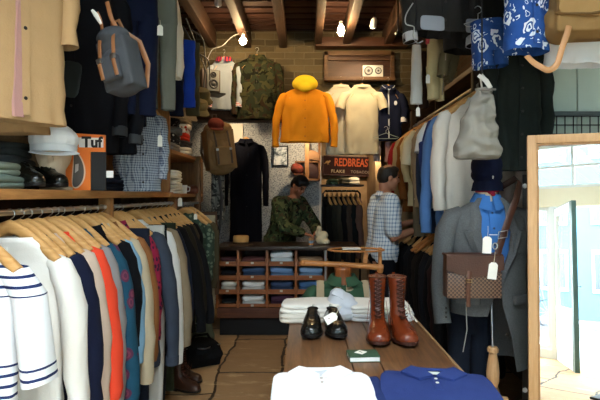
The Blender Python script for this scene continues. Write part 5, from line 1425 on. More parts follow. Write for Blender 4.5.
    for sx in (-1, 1):
        sh = V['sr'] if sx > 0 else V['sl']; el, wr = (V['er'], V['wr']) if sx > 0 else (V['el'], V['wl'])
        md = ch*.5+pv*.5
        m.cap(nk+Vector((sx*.045, -.01, -.035)), sh, .048+g*.3, .058+g); m.cap(sh+Vector((-sx*.06, 0, -.08)), md+Vector((sx*.06, 0, 0)), .10+g, .10+g)
        m.cap(md+Vector((sx*.06, 0, 0)), Vector((sx*.075, pv.y, hemz+.11)), .10+g, .112+g)
        if longsleeve:
            e2 = el+(wr-el)*.86; m.cap(sh, el, .06+g, .05+g*.8); m.cap(el, e2, .05+g*.8, .036+g*.6)
        else:
            e2 = sh+(el-sh)*.80; m.cap(sh, e2, .062+g*.9, .056+g)
    # flat hem
    m.box((0, pv.y, hemz+.05), (.34, .21, .10), None, .04)
    if camojacket:
        m.box((0, pv.y+.0, hemz+.1), (.38, .26, .2), None, .06)
    m.remesh('jacket' if longsleeve else 'shirt', shirt, .010, t, 5)
    c = MB(); R = []
    for rr, dz in ((.062, -.02), (.068, .03), (.074, .03), (.094, -.012), (.088, -.02)):
        R.append([nk+Vector((rr*math.cos(q), rr*math.sin(q)*.95-.005, dz-.025-.02*math.sin(q)+.0)) for q in (2*PI*k/24 for k in range(24))])
    c.loft(R, True, (False, False)); c.build('collar', shirt, t)
    if camojacket:
        pk = MB(); pk.box((.10, pv.y+.16, hemz+.2), (.12, .03, .13), None, .008); pk.build('pocket', shirt, t)
    # trousers
    m = MB(); m.cap(pv+Vector((-.07, 0, 0)), pv+Vector((.07, 0, 0)), .118, .118)
    for sx in (-1, 1):
        hp = pv+Vector((sx*.09, 0, -.04)); kn = Vector((sx*.10, pv.y+.01, .50)); an = Vector((sx*.11, pv.y-.03, .10))
        m.cap(hp, kn, .10, .074); m.cap(kn, an, .072, .06)
    m.remesh('trousers', trous, .011, t, 4)
    for sx in (-1, 1):
        an = Vector((sx*.11, pv.y-.03, 0))
        m = MB(); m.box(an+Vector((sx*.01, .045, .014)), (.095, .27, .028), None, .012); m.ball(an+Vector((sx*.02, .10, .035)), (.045, .085, .035)); m.ball(an+Vector((0, -.03, .05)), (.04, .065, .05)); m.remesh('shoe', shoe_m, .008, t, 4)
    return t
SKIN1 = NM('skin_light', .55, .35); SKIN1.color(SKIN1.mix(SKIN1.noise(14, 3), lin('#a87358'), lin('#c08a6e'))); SKIN1 = SKIN1.m
SKIN2 = NM('skin_tan', .55, .35); SKIN2.color(SKIN2.mix(SKIN2.noise(14, 3), lin('#8d5a41'), lin('#a87055'))); SKIN2 = SKIN2.m
def hairm(h1, h2, n):
    m = NM(n, .5, .4); m.color(m.mix(m.noise(60, 4, m.mapv((1, 1, .25))), lin(h1), lin(h2))); m.bump(m.noise(120, 3, m.mapv((1, 1, .2))), .6, .01); return m.m
# facing angle: local +y is forward
def face_ang(fx, fy): return math.atan2(fy, fx)-PI/2
person('person in a blue and white checked short-sleeved shirt reaching to the hangers', (.73, 4.62, 0), face_ang(.985, .17),
       dict(pelvis=(0, -.02, .93), chest=(0, 0, 1.30), neck=(0, .01, 1.515), head=(0, .045, 1.665), face=(0, .5, 1.60), sr=(.185, .0, 1.44), sl=(-.185, 0, 1.44), er=(.235, .01, 1.13), wr=(.17, .31, 1.205), hr=(.13, .40, 1.235), el=(-.23, .04, 1.15), wl=(-.10, .33, 1.25), hl=(-.05, .42, 1.26)),
       SKIN1, hairm('#17120e', '#2e241c', 'hair_brown'), plaid('#e2e7ea', '#6f8cab', .034, .32), fabric('#12141a'), leather('#20150f', .4), False, True, .885)
person('person in a woodland camouflage jacket bending over the cabinet with a cloth', (-.27, 6.16, 0), face_ang(.74, -.67),
       dict(pelvis=(0, -.06, .93), chest=(0, .08, 1.27), neck=(0, .19, 1.47), head=(0, .265, 1.612), face=(0, .55, 1.40), sr=(.185, .11, 1.40), sl=(-.185, .11, 1.40), er=(.26, .26, 1.13), wr=(.12, .455, 1.055), hr=(.08, .54, 1.03), el=(-.25, .30, 1.13), wl=(-.06, .48, 1.06), hl=(-.02, .56, 1.03)),
       SKIN2, hairm('#0b0a0a', '#1a1715', 'hair_black'), camo('#37432b', '#5a5f3c', '#1b1d14', '#4a3a28', 13), fabric('#23241f'), leather('#1b1613', .4), True, False, .82, True)
# ------------------------------------------------------------------ right-hand racks
UX, UZ = 1.15, 2.225
t = thing('clothes_rack', 'dark wooden shelf and steel rail high along the wall facing the pine rack', 'clothes rack', (1.4, 4.3, 0))
m = MB(); m.box2((-.2, -1.0, 2.39), (.34, 1.3, 2.43), .004); m.build('shelf_board', wood('#5f452e', '#3a2818', 'y'), t)
m = MB(); m.cyl((UX-1.4, -1.12, UZ), (UX-1.4, 1.2, UZ), .013); m.build('rail', METAL, t)
for y in (-.95, .1, 1.15):
    m = MB(); m.tube([(.34, y, 2.2), (UX-1.4, y, 2.2+.01), (UX-1.4, y, 2.4)], .010, 8); m.build('bracket', BLACKMETAL, t)
m = MB(); m.cyl((UX-1.4, -.95, 1.23), (UX-1.4, 1.0, 1.23), .013); m.build('rail', METAL, t)
for y in (-.95, 1.0):
    m = MB(); m.box2((UX-1.4-.03, y-.025, 0), (UX-1.4+.03, y+.025, 2.39), .004); m.build('post', wood('#3d2a1c', '#24180f', 'z'), t)
UP = [
 (3.30, 'shirt', 'big off-white heavy shirt hanging at the front of the steel rail', fabric('#d9d2c6', .05), dict(L=.80, W=.235, SL=.72, collar='shirt', front='buttons', seed=201, D=.085, sw=1.0, flare=.03), 'big off-white shirt'),
 (3.50, 'shirt', 'mid-blue denim shirt reaching lower than the off-white one', fabric('#4f74a8', .15), dict(L=.98, W=.235, SL=.88, collar='shirt', front='buttons', seed=202, flare=.07), 'mid-blue denim shirt'),
 (3.66, 'jacket', 'bright navy short jacket on the steel rail', fabric('#22346a', .15), dict(L=.55, W=.225, SL=.46, collar='shirt', seed=203, flare=.05), 'bright navy jacket'),
 (3.80, 'shirt', 'crisp white shirt beside the bright navy jacket', fabric('#dfe3e6', .04), dict(L=.72, W=.21, sleeve='short', SL=.3, collar='shirt', seed=204), 'crisp white shirt'),
 (3.95, 'jacket', 'dark blue denim jacket hanging long past the white shirt', fabric('#26344c', .2), dict(L=.92, W=.205, SL=.85, collar='shirt', front='buttons', seed=205), 'dark denim jacket'),
 (4.12, 'shirt', 'sand brown shirt with long tails on the steel rail', fabric('#94826a', .15), dict(L=.86, W=.205, SL=.72, collar='shirt', seed=206), 'sand brown shirt'),
 (4.28, 'shirt', 'cream shirt with short sleeves on the steel rail', fabric('#d4cbae', .08), dict(L=.66, W=.21, sleeve='short', SL=.36, collar='shirt', seed=207), 'cream short-sleeved shirt'),
 (4.44, 'trousers', '', fabric('#6f6653', .2), None, ''),
 (4.60, 'shirt', 'pale straw shirt towards the far end of the steel rail', fabric('#c4b48c', .1), dict(L=.72, W=.205, SL=.5, collar='shirt', seed=209), 'pale straw shirt'),
 (4.78, 'jacket', 'rust brown jacket towards the far end of the steel rail', fabric('#7a4a22', .2), dict(L=.78, W=.21, SL=.66, collar='jacket', seed=210), 'rust brown jacket'),
 (4.98, 'shirt', 'beige long shirt behind the checked-shirt person', fabric('#a1906e', .12), dict(L=1.0, W=.21, SL=.7, collar='shirt', seed=211), 'beige long shirt'),
 (5.16, 'cardigan', 'crimson cardigan last on the steel rail', fabric('#8e1f26', .12), dict(L=.8, W=.22, SL=.72, collar='crew', seed=212), 'crimson cardigan'),
]
rnd = random.Random(11)
for y, nm, lb, mt, kw, hl_ in UP:
    rz = rnd.uniform(-.08, .12)
    if kw is None:
        trousers('trousers', 'taupe trousers hanging between cream and straw shirts', (UX-.07, y, UZ-.14), rz, mt, .95, .12, .04, 208); continue
    garment(nm, lb, nm if nm != 'shirt' else 'shirt', (UX, y, UZ-.105), rz, mt, group='clothes on the steel rail', **kw)
    dup(hproto, (UX, y, UZ-.105), rz, 'wooden hanger inside the '+hl_, 'wooden hangers on the steel rail')
LOW = [
 (3.42, '#16171b', 'ink black overcoat nearest on the low rail', 'coat'), (3.55, '#2c1a1b', 'dark maroon jacket on the low rail behind the ink black coat', 'jacket'), (3.68, '#101115', 'jet black jacket after the maroon one on the low rail', 'jacket'),
 (3.82, '#1a1c22', 'blue-black blazer midway along the low rail', 'blazer'), (3.96, '#0e0e10', 'matt black coat midway along the low rail', 'coat'), (4.10, '#201d1b', 'brown-black jacket by the reaching hands', 'jacket'),
 (4.26, '#121317', 'black blazer just beyond the reaching hands', 'blazer'), (4.42, '#191a1d', 'charcoal black jacket far along the low rail', 'jacket'), (4.62, '#141418', 'black coat beside the checked-shirt person', 'coat'), (4.80, '#22201f', 'smoky black jacket farthest along the low rail', 'jacket')]
for i, (y, hx, lb, ct) in enumerate(LOW):
    rz = rnd.uniform(-.05, .12)
    garment(ct, lb, ct, (UX, y, 1.23-.105), rz, fabric(hx, .2), L=.86+.03*(i % 3), W=.215, SL=.68, collar='lapel', front='coat', seed=230+i, group='dark clothes on the low rail', neck=.1)
    dup(hproto, (UX, y, 1.23-.105), rz, 'wooden hanger inside the '+lb.split(' on the')[0].split(' midway')[0].split(' nearest')[0].split(' by the')[0].split(' just')[0].split(' far')[0].split(' beside')[0].split(' after')[0]+(', low rail' if i else ' on the low rail'), 'wooden hangers on the low rail')
# the hangers the person is pushing: amber wood, tilted
amber = wood('#c98442', '#9b5c26', 'x')
for i, (y, rz, lb) in enumerate(((4.18, .5, 'empty amber hanger touched by the reaching person'), (4.05, .55, 'second empty amber hanger beside the touched one'))):
    make_hanger(lb, 'amber hangers', (UX-.06, y, 1.125), amber); bpy.context.scene.objects[-1]
# ------------------------------------------------------------------ trousers and things hung high
t = thing('clothes_rail', 'short iron rail under the ceiling carrying cream and khaki trousers', 'clothes rail', (.95, 3.6, 2.66))
m = MB(); m.cyl((-.3, 0, 0), (.35, 0, 0), .010); m.build('rail', BLACKMETAL, t)
for x in (-.28, .33):
    m = MB(); m.cyl((x, 0, 0), (x, 0, .53), .006); m.build('hanging_rod', BLACKMETAL, t)
drape('trousers', 'white trouser leg hanging narrowest from the short iron rail', 'trousers', (PX(416, 3.6), 3.58, PZ(46, 3.6)), .2, fabric('#d5d8d4', .06), .42, .032, .03, 301, taper=1.3, fold=.006)
drape('trousers', 'dark brown trousers hung beside the white trouser leg', 'trousers', (PX(423, 3.7), 3.74, PZ(50, 3.7)), .1, fabric('#3b2a22', .2), .42, .05, .03, 302)
trousers('trousers', 'butter cream cotton trousers under the charcoal jacket', (PX(436, 3.5), 3.5, PZ(33, 3.5)), .6, fabric('#c9b98a', .1), .47, .07, .04, 303)
trousers('trousers', 'khaki drab trousers hung aslant beside the cream ones', (PX(455, 3.4), 3.4, PZ(32, 3.4)), .5, fabric('#6b6247', .2), .34, .065, .04, 304, rot=(0, .28, .5))
drape('scarf', 'coral pink cloth tucked at the top of the cream trousers', 'cloth', (PX(429, 3.48), 3.46, PZ(29, 3.48)), .3, fabric('#d9606a', .1), .11, .022, .015, 305)
for i, (px, py, lb) in enumerate(((428, 70, 'white paper tag on the cream trousers'), (418, 103, 'small white tag below the white trouser leg'))):
    price_tag(lb, P(px, py, 3.4), .1, .028, .06, .03)
# charcoal jacket hung across the top
g = garment('jacket', 'charcoal jacket with pale turned cuff hung under the ceiling', 'jacket', (PX(440, 3.0), 3.0, 3.12), .2, fabric('#2a2928', .2), L=.66, W=.19, SL=.72, collar='jacket', front='buttons', seed=311, cuff=fabric('#aaa9ab', .06), D=.07)
for px, w in ((425, .075), (470, .06)):
    m = MB(); m.slab((0, 0, 0), w*2, .085, .006, 5, 28, 6)
    o = m.build('pale_hem', fabric('#8d939c', .06), g); o.location = (PX(px, 3.0)-PX(440, 3.0), -.085, PZ(29, 3.0)-3.12); o.rotation_euler = (PI/2, 0, 0)
garment('jacket', 'second charcoal jacket beside the blue floral shirt under the ceiling', 'jacket', (PX(480, 3.05), 3.15, 3.12), .1, fabric('#211f1e', .2), L=.72, W=.2, SL=.62, collar='jacket', seed=312, D=.07)
m = MB(); m.tube(smooth([P(413, 3, 2.85), P(406, 15, 2.85), P(406, 24, 2.85), P(414, 27, 2.85), P(413, 36, 2.85), P(417, 43, 2.85), P(423, 41, 2.85)]), .0035, 6); tag(m.build('wire', plain('#8d8d88', .4), None), 'bent pale wire dangling beside the charcoal sleeve', 'wire')
m = MB(); m.tube([P(448, 0, 3.1), P(447, 30, 3.2), P(445, 70, 3.35), P(442, 95, 3.4)], .004, 6); tag(m.build('cord', plain('#8a7a66', .6), None), 'long thin cord hanging past the cream trousers', 'cord')
# blue floral shirts
FL = floral('#1d3d7c', '#2d5596', '#d5dde6')
p = P(527, 50, 2.35)
garment('floral_shirt', 'indigo shirt with big white flower print hanging nearer the tan canvas bag', 'shirt', (PX(527, 2.35), 2.35, PZ(52, 2.35)+.74), .15, FL, L=.74, W=.105, sleeve='short', SL=.3, collar='shirt', front='buttons', seed=321, D=.06, neck=.06)
trousers('swim_shorts', 'indigo flower-printed shorts clipped under the ceiling jackets', (PX(486, 2.75), 2.75, PZ(21, 2.75)), .1, floral('#1b3870', '#2a4f8c', '#cfd8e2'), .255, .085, .06, 322, cat='shorts', short=True, rot=(0, -.12, .1))
wire_hanger('steel clip hanger holding the flower-printed shorts', (PX(478, 2.75), 2.75, PZ(21, 2.75)+.01), .1, METAL, .08, .03)
# dark coat by the return wall
garment('coat', 'green-black waxed coat hung against the pale boarded return', 'coat', (PX(515, 2.9), 2.88, 2.42), .1, fabric('#1e2320', .25), L=.78, W=.14, SL=.66, collar='jacket', front='buttons', seed=331, D=.06, fold=.016)
# canvas drawstring bag
q = P(482, 74, 2.62)
t = thing('drawstring_bag', 'pale grey canvas drawstring bag hanging by its cords over the mannequin', 'bag', q)
k = 2.62/500
m = MB(); R = []
SEC = ((-14, 8, .035, 2, .002), (-17, 8.5, .045, 1.7, .004), (-20, 9, .05, 1.5, .006), (-24, 10.5, .058, 1, .008), (-28, 12, .065, .5, .009), (-34, 13.5, .07, -.5, .01), (-40, 15, .076, -1.7, .012), (-45, 16, .08, -2.5, .012), (-51, 17.5, .082, -3, .012), (-58, 19, .084, -3.6, .011), (-65, 20, .085, -4, .011), (-71, 21.4, .085, -4.2, .01), (-76, 22.5, .085, -4.5, .008), (-82, 22, .08, -4.5, .006), (-85, 20, .06, -4.5, .003))
for i in range((len(SEC)-1)*4+1):
    q0, q1 = SEC[i//4], SEC[min(i//4+1, len(SEC)-1)]
    z, w, d, cx, fo = (a+(b-a)*(i % 4)/4 for a, b in zip(q0, q1))
    R.append(ring_at(w*k, d, z*k, 60, .8, fo, 1.3+z*.04, 3.2, cx=cx*k, wr=.026))
m.loft(R, True, (True, True)); m.build('body', fabric('#8a867d', .15), t)
m = MB(); m.tube([(2*k-.04, -.04, -17*k), (2*k, -.058, -18*k), (2*k+.045, -.04, -17*k)], .006, 6); m.build('neck_cord', plain('#77716a', .8), t)
m = MB(); m.tube([(0, 0, -15*k), (-2*k, -.01, -6*k), (0, 0, 0), (5*k, -.01, -7*k), (6*k, -.02, -14*k)], .005, 6); m.build('cord', plain('#b9b5ac', .7), t)
m = MB(); m.tube([(-5*k, -.02, -2*k), (2*k, -.03, -8*k), (5*k, -.05, -16*k)], [(.010, .003), (.014, .004), (.012, .004)], 8); m.build('leather_tab', plain('#c2bdb4', .6), t)
m = MB(); m.cyl((PX(482, 2.62), 2.62, q.z-.005), (PX(482, 2.62), 2.62, 3.3), .004); m.tube([(PX(482, 2.62), 2.62, q.z+.01), (PX(482, 2.62)+.012, 2.62, q.z-.008), (PX(482, 2.62)-.004, 2.62, q.z-.014)], .004, 6); tag(m.build('ceiling_hook', BLACKMETAL, None), 'long black hook carrying the canvas drawstring bag', 'hook')
# tan canvas holdall with leather handle, white shirt under
p = P(575, 20, 2.3)
t = thing('holdall', 'tan canvas holdall with a drooping leather handle near the ceiling', 'bag', p, -.15)
m = MB(); m.box((.04, 0, .03), (.30, .2, .22)); m.ball((-.06, 0, -.02), (.09, .1, .09)); m.ball((.16, 0, -.0), (.12, .11, .09)); m.ball((.05, -.02, -.04), (.14, .09, .06)); m.remesh('body', fabric('#8f7046', .2), .009, t, 8)
m = MB(); m.slab((0, 0, 0), .30, .14, .014, 4, 32, 5); o = m.build('flap', fabric('#9a7a4e', .15), t); o.location = (.04, -.11, .05); o.rotation_euler = (PI/2+.15, .1, 0)
m = MB(); m.tube([(-.12, -.105, .0), (.02, -.125, -.015), (.18, -.105, .015)], [(.005, .004)]*3, 6); m.build('seam', fabric('#6b5232'), t)
o_ = p
pts = smooth([P(527, 56, 2.24), P(533, 62, 2.2), P(541, 67, 2.18), P(549, 70, 2.18), P(557, 64, 2.18), P(562, 48, 2.18), P(567, 34, 2.18), P(569, 26, 2.19)])
inv = (Matrix.Translation(Vector(p)) @ Matrix.Rotation(-.15, 4, 'Z')).inverted()
m = MB(); m.tube([inv @ q for q in pts], [(.013, .004)]*len(pts), 8); m.build('handle', leather('#b07f52', .5), t)
garment('shirt', 'white shirt hanging behind the tan canvas holdall', 'shirt', (PX(578, 2.55), 2.55, PZ(66, 2.55)+.7), .0, fabric('#eceef0', .03), L=.7, W=.17, SL=.55, collar='shirt', seed=341, D=.06, fold=.006)
t = thing('clothes_rail', 'iron rail under the ceiling over the tan holdall and floral shirt', 'clothes rail', (1.3, 2.45, 3.02))
m = MB(); m.cyl((-1.0, 0, 0), (.95, 0, 0), .013); m.build('rail', BLACKMETAL, t)
for x in (-.9, 0, .85):
    m = MB(); m.cyl((x, 0, 0), (x, 0, ZC-3.02), .007); m.build('hanging_rod', BLACKMETAL, t)
dup(hwall, (PX(578, 2.55), 2.55, PZ(66, 2.55)+.69), 0, 'wooden hanger inside the white shirt behind the holdall', 'hangers under the ceiling')
dup(hwall, (PX(527, 2.35), 2.35, PZ(52, 2.35)+.73), .15, 'wooden hanger inside the flower-printed shirt', 'hangers under the ceiling', (.55, 1, 1))
dup(hwall, (PX(515, 2.9), 2.88, 2.41), .1, 'wooden hanger inside the waxed coat by the return wall', 'hangers under the ceiling', (.75, 1, 1))
m = MB(); m.tube([(1.25, 2.3, 2.42), (1.27, 2.36, 2.8), (1.27, 2.45, 3.035), (1.29, 2.5, 2.8), (1.30, 2.4, 2.42)], [(.012, .004)]*5, 8); tag(m.build('webbing_strap', fabric('#6f5838'), None), 'tan webbing strap holding the holdall up to the rail', 'strap')
# wire grid shelf
m = MB(); y = 2.96
x0, x1 = PX(540, y), PX(640, y); z0, z1 = PZ(134, y), PZ(116, y)
for i in range(13):
    x = x0+(x1-x0)*i/12; m.cyl((x, y, z0-.03), (x, y, z1), .0035, n=6)
for i in range(3):
    z = z1-(z1-z0)*i/2; m.cyl((x0, y, z), (x1, y, z), .0035, n=6)
g_ = thing('wire_grid', 'black wire display grid on the pale boards above the mirror', 'display grid', (0, 0, 0))
m.build('grid', BLACKMETAL, g_)
m = MB(); m.box2((x0-.02, y-.02, z1), (x1, y+.04, z1+.025), .003); m.build('top_bar', plain('#51585a', .5), g_)
m = MB(); m.box2((x0-.035, y-.02, z0-.03), (x0, y+.04, z1+.025)); m.build('side_bar', plain('#6d7677', .5), g_)

# ------------------------------------------------------------------ mannequin
my = 2.88; mx_ = PX(487, my)
t = thing('mannequin', 'tailor\'s mannequin on a turned pale wood tripod stand wearing the grey blazer', 'mannequin', (mx_, my, 0))
TURN = wood('#d8ab7c', '#b7895a', 'z', 1.0, .4)
m = MB(); m.loft([ring_at(w, d, z, 28, .85) for z, w, d in ((.93, .12, .08), (.96, .14, .09), (1.05, .13, .085), (1.2, .145, .09), (1.32, .155, .085), (1.40, .13, .06), (1.455, .065, .05), (1.47, .058, .055), (1.56, .054, .055))]); m.build('torso', fabric('#c9b9a0'), t)
m = MB(); m.ball((0, 0, 1.66), (.075, .09, .11)); m.ball((0, -.03, 1.60), (.055, .06, .06)); m.remesh('head', fabric('#d9d2c6', .05), .008, t, 4)
m = MB(); m.cyl((.015, -.05, .62), (.015, -.02, .97), .007); m.build('pole', METAL, t)
m = MB(); m.lathe([(.02, .36), (.032, .37), (.032, .435), (.024, .455), (.018, .462), (.024, .475), (.034, .51), (.036, .56), (.031, .61), (.024, .65), (.022, .665), (.030, .672), (.032, .69), (.026, .70), (0, .702)], 24, (.015, -.05, -.06)); m.build('turned_column', TURN, t)
for k in range(3):
    a = -PI/2+.5+2*PI*k/3
    m = MB(); c, s_ = math.cos(a), math.sin(a)
    m.tube([(.015+.015*c, -.05+.015*s_, .345), (.015+.08*c, -.05+.08*s_, .365), (.015+.15*c, -.05+.15*s_, .28), (.015+.22*c, -.05+.22*s_, .11), (.015+.27*c, -.05+.27*s_, .018)], [(.02, .028), (.02, .03), (.018, .024), (.016, .02), (.02, .018)], 12, ref=Vector((0, 0, 1))); m.build('leg', TURN, t)
BLZ = NM('grey_tweed', .9, .15); nz = BLZ.noise(140, 3, rough=.8); BLZ.color(BLZ.mix(nz, lin('#37393b'), lin('#6e7071'))); BLZ.bump(BLZ.noise(14, 3), .35, .012); BLZ = BLZ.m
# the blazer is open: two fronts, a back, sleeves, lapels
mo = Vector((mx_, my, 1.475))
bz = thing('blazer', 'grey tweed blazer worn open on the mannequin', 'blazer', mo)
def half_shell(sx, seed, L=.94):
    """one half of an open jacket from the back seam round to the front edge"""
    m = MB(); R = []
    low = [(-L, .235, .15, 1.10), (-L*.8, .23, .148, 1.15), (-L*.62, .215, .146, 1.22)] if sx > 0 else [(-L, .225, .148, 1.2), (-.5, .212, .146, 1.25)]
    for z, w, d, a1 in (*low, (-.42, .205, .145, 1.235), (-.28, .21, .14, 1.15), (-.18, .218, .128, 1.13), (-.11, .215, .102, 1.16), (-.07, .195, .075, 1.13), (-.045, .15, .063, 1.08), (-.02, .10, .056, 1.02), (0, .076, .055, .98)):
        ring = []
        for k in range(21):
            a = PI/2-(PI*.96*a1/1.2)*k/20      # from the back (90 deg) round the side to the front
            ca, sa = math.cos(a), math.sin(a)
            f = .010*min(1, -z*1.5)*math.sin(5*a+seed+z*4)
            ring.append(Vector((sx*(w*math.copysign(abs(ca)**.75, ca)), d*math.copysign(abs(sa)**.8, sa)+f, z)))
        R.append(ring)
    inner = [[p*.975+Vector((0, 0, p.z*.025)) for p in r] for r in R]
    m.loft([list(r)+list(reversed(i)) for r, i in zip(R, inner)], True, (True, True))
    return m, R
for sx in (-1, 1):
    m, R = half_shell(sx, 1+sx, .94 if sx > 0 else .64); m.build('front', BLZ, bz, smooth=60)
    # lapel along the front edge
    e = [r[-1] for r in R]; q = MB(); rows = []
    for i, (z, wl) in enumerate(((-.47, .004), (-.40, .03), (-.30, .055), (-.22, .072), (-.175, .085), (-.165, .06), (-.10, .055), (-.04, .045), (.01, .02))):
        best = min(R, key=lambda r: abs(r[-1].z-z)); lo = [r for r in R if r[-1].z <= z] or [R[0]]; hi = [r for r in R if r[-1].z > z] or [R[-1]]
        a, b = lo[-1][-1], hi[0][-1]; u = 0 if abs(b.z-a.z) < 1e-6 else (z-a.z)/(b.z-a.z)
        p = a.lerp(b, max(0, min(1, u))); p.z = z; x = p.x; y = p.y-.012
        rows.append([Vector((x, y+.008, z)), Vector((x-sx*.004, y-.004, z)), Vector((x+sx*wl*.6, y-.010, z)), Vector((x+sx*wl, y-.002+.02*(wl > .05), z)), Vector((x+sx*wl*.8, y+.008, z))])
    q.loft(rows, True); q.build('lapel', BLZ, bz, smooth=50)
    s = MB()
    pts = [(.15, 0, -.075), (.195, 0, -.095), (.235, 0, -.18), (.255, 0, -.32), (.27, -.005, -.48), (.272, -.03, -.62), (.268, -.05, -.70)]
    s.tube([(sx*a, b, c) for a, b, c in pts], [(.04, .05), (.055, .075), (.06, .085), (.056, .078), (.05, .07), (.046, .062), (.046, .06)], 18, ref=Vector((0, 1, 0)), cap=(True, False)); so = s.build('sleeve', BLZ, bz, smooth=60)
    for k in range(3):
        b = MB(); b.lathe([(0, .003), (.007, .003), (.007, -.001), (0, 0)], 10, (sx*.268, -.112, -.60-.025*k), 'y'); b.build('button', DARK_BTN, so)
    f = MB(); f.box((sx*.15, -.125, -.55), (.13, .022, .05), (0, 0, sx*.5), .005); f.build('pocket_flap', BLZ, bz)
f = MB(); f.box((.125, -.128, -.24), (.10, .016, .11), (0, 0, .45), .004); f.build('chest_pocket', BLZ, bz)
for z in (-.5, -.62, -.74):
    b = MB(); b.lathe([(0, .004), (.009, .004), (.010, 0), (0, 0)], 12, (.06, -.142, z), 'y'); b.build('button', DARK_BTN, bz)
# shirt
st = thing('shirt', 'cornflower blue button shirt under the grey blazer', 'shirt', mo)
BLUE = fabric('#3f73b5', .12)
m = MB(); m.loft([ring_at(w, d, z, 32, .8, .003, 1, 3) for z, w, d in ((-.53, .16, .095), (-.5, .175, .112), (-.35, .165, .112), (-.2, .175, .108), (-.12, .17, .09), (-.06, .13, .066), (-.01, .072, .056), (.03, .062, .054))], True, (False, False)); m.build('body', BLUE, st)
m = MB(); R = []
for i in range(23):
    a = -PI/2+.12+(2*PI-.24)*i/22; ca, sa = math.cos(a), math.sin(a); fr = max(0, -sa)
    b0 = Vector((.066*ca, .058*sa-.006*fr, -.005-.02*fr)); tp = b0+Vector((-ca*.003, -sa*.003, .045)); ot = Vector((.098*ca, .08*sa-.025*fr, -.012-.05*fr))
    R.append([b0, tp, tp+Vector((ca*.006, sa*.006, 0)), ot, ot*.98])
m.loft(R, True); m.build('collar', BLUE, st)
m = MB(); m.loft([[Vector((-.02, y+.004, z)), Vector((-.019, y-.003, z)), Vector((.019, y-.003, z)), Vector((.02, y+.004, z))] for z, y in ((-.52, -.100), (-.5, -.117), (-.35, -.117), (-.2, -.113), (-.12, -.096), (-.06, -.073))]); m.build('placket', BLUE, st)
for z, y in ((-.075, -.082), (-.16, -.108), (-.25, -.118), (-.34, -.121), (-.43, -.121)):
    b = MB(); b.lathe([(0, .003), (.0065, .003), (.007, 0), (0, 0)], 10, (0, y, z), 'y'); b.build('button', plain('#243a5c', .3), st)
m = MB(); m.box((-.006, -.114, -.195), (.045, .003, .005)); m.build('pocket_stitching', plain('#d8dde4', .6), st)
sc_ = thing('neckerchief', 'dark red neckerchief at the mannequin\'s neck', 'scarf', mo)
m = MB(); m.lathe([(.058, .04), (.066, .043), (.066, .062), (.058, .068)], 24); m.build('wrap', fabric('#8e1f33', .15), sc_)
m = MB(); m.ball((0, -.064, .045), (.022, .014, .016)); m.ball((.010, -.066, .030), (.014, .010, .012)); m.build('knot', fabric('#8e1f33', .15), sc_)
cp = thing('cap', 'dark navy peaked cap pulled down over the mannequin head', 'cap', (mx_, my, 1.665), 0, None, (.25, 0, -.15))
NAVC = fabric('#10162c', .2)
m = MB(); m.ball((0, 0, .0), (.090, .11, .098)); m.ball((0, 0, -.055), (.088, .108, .055)); m.ball((0, -.05, -.09), (.07, .06, .03)); m.remesh('crown', NAVC, .007, cp, 3)
m = MB(); R = []
for r, z in ((.085, -.055), (.104, -.08), (.115, -.118), (.118, -.114), (.107, -.07), (.085, -.045)):
    R.append([Vector((r*math.sin(a)*.82, -r*math.cos(a), z-.03*(1-math.cos(a))*0-.02*(abs(a)/1.2)**2)) for a in [(-1.2+2.4*k/18) for k in range(19)]])
m.loft(R, False); m.build('peak', NAVC, cp)
m = MB(); m.ball((0, 0, .097), (.010, .010, .006)); m.build('top_button', NAVC, cp)
# leather satchel with strap
sy_ = my-.23
sp0 = P(473, 276, sy_)
t = thing('satchel', 'dark brown woven leather satchel slung across the blazer', 'bag', sp0, .0)
k = sy_/500; LB = leather('#43210f', .5, .3)
bw, bh = 28*k, 21*k
m = MB(); m.box((0, .02, -bh*.04), (bw*2, .075, bh*2), None, .018); m.build('body', LB, t)
wv = NM('woven_leather', .4, .45); s3 = wv.sep()
u = wv.math('ADD', s3[0], s3[2]); v = wv.math('SUBTRACT', s3[0], s3[2])
wf = wv.math('MAXIMUM', wv.math('LESS_THAN', wv.math('FRACT', wv.math('DIVIDE', u, .021)), .2), wv.math('LESS_THAN', wv.math('FRACT', wv.math('DIVIDE', v, .021)), .2))
wv.color(wv.mix(wf, lin('#35201a'), lin('#8a6a52'))); wv.bump(wf, .5, .004)
m = MB(); m.box((0, -.021, -bh*.42), (bw*1.92, .012, bh*1.2), None, .004); m.build('woven_front', wv.m, t)
m = MB(); m.loft([[Vector((x, y, z)) for x, y in ((-bw*1.0, 0), (bw*1.0, 0))] for z, y in ((0, 0),)]) if False else None
pts = [(-bw*1.01, bh*.98), (bw*1.01, bh*.98), (bw*1.01, bh*.35), (bw*.6, bh*.12), (0, -bh*.02), (-bw*.6, bh*.14), (-bw*1.01, bh*.35)]
m.prism(pts, -.036, -.026) if False else None
m = MB(); m.prism(pts, -.040, -.024); m.box((0, .015, bh*1.0), (bw*2.02, .095, .014), None, .005); m.build('flap', LB, t)
m = MB(); m.tube([(-bw*.22, -.043, bh*.3), (-bw*.24, -.046, -bh*.05), (-bw*.26, -.04, -bh*.6), (-bw*.24, -.034, -bh*1.4)], [(.011, .003)]*4, 8); ty = m.build('tongue_strap', leather('#573323', .4), t)
m = MB(); m.tube([(-bw*.24-.014, -.05, -bh*.1), (-bw*.24+.014, -.05, -bh*.1), (-bw*.24+.014, -.05, -bh*.22), (-bw*.24-.014, -.05, -bh*.22), (-bw*.24-.014, -.05, -bh*.1)], .002, 6); m.build('buckle', plain('#a88c5a', .3, .5, 1), ty)
lc = lambda px, py, y: P(px, py, y)-sp0
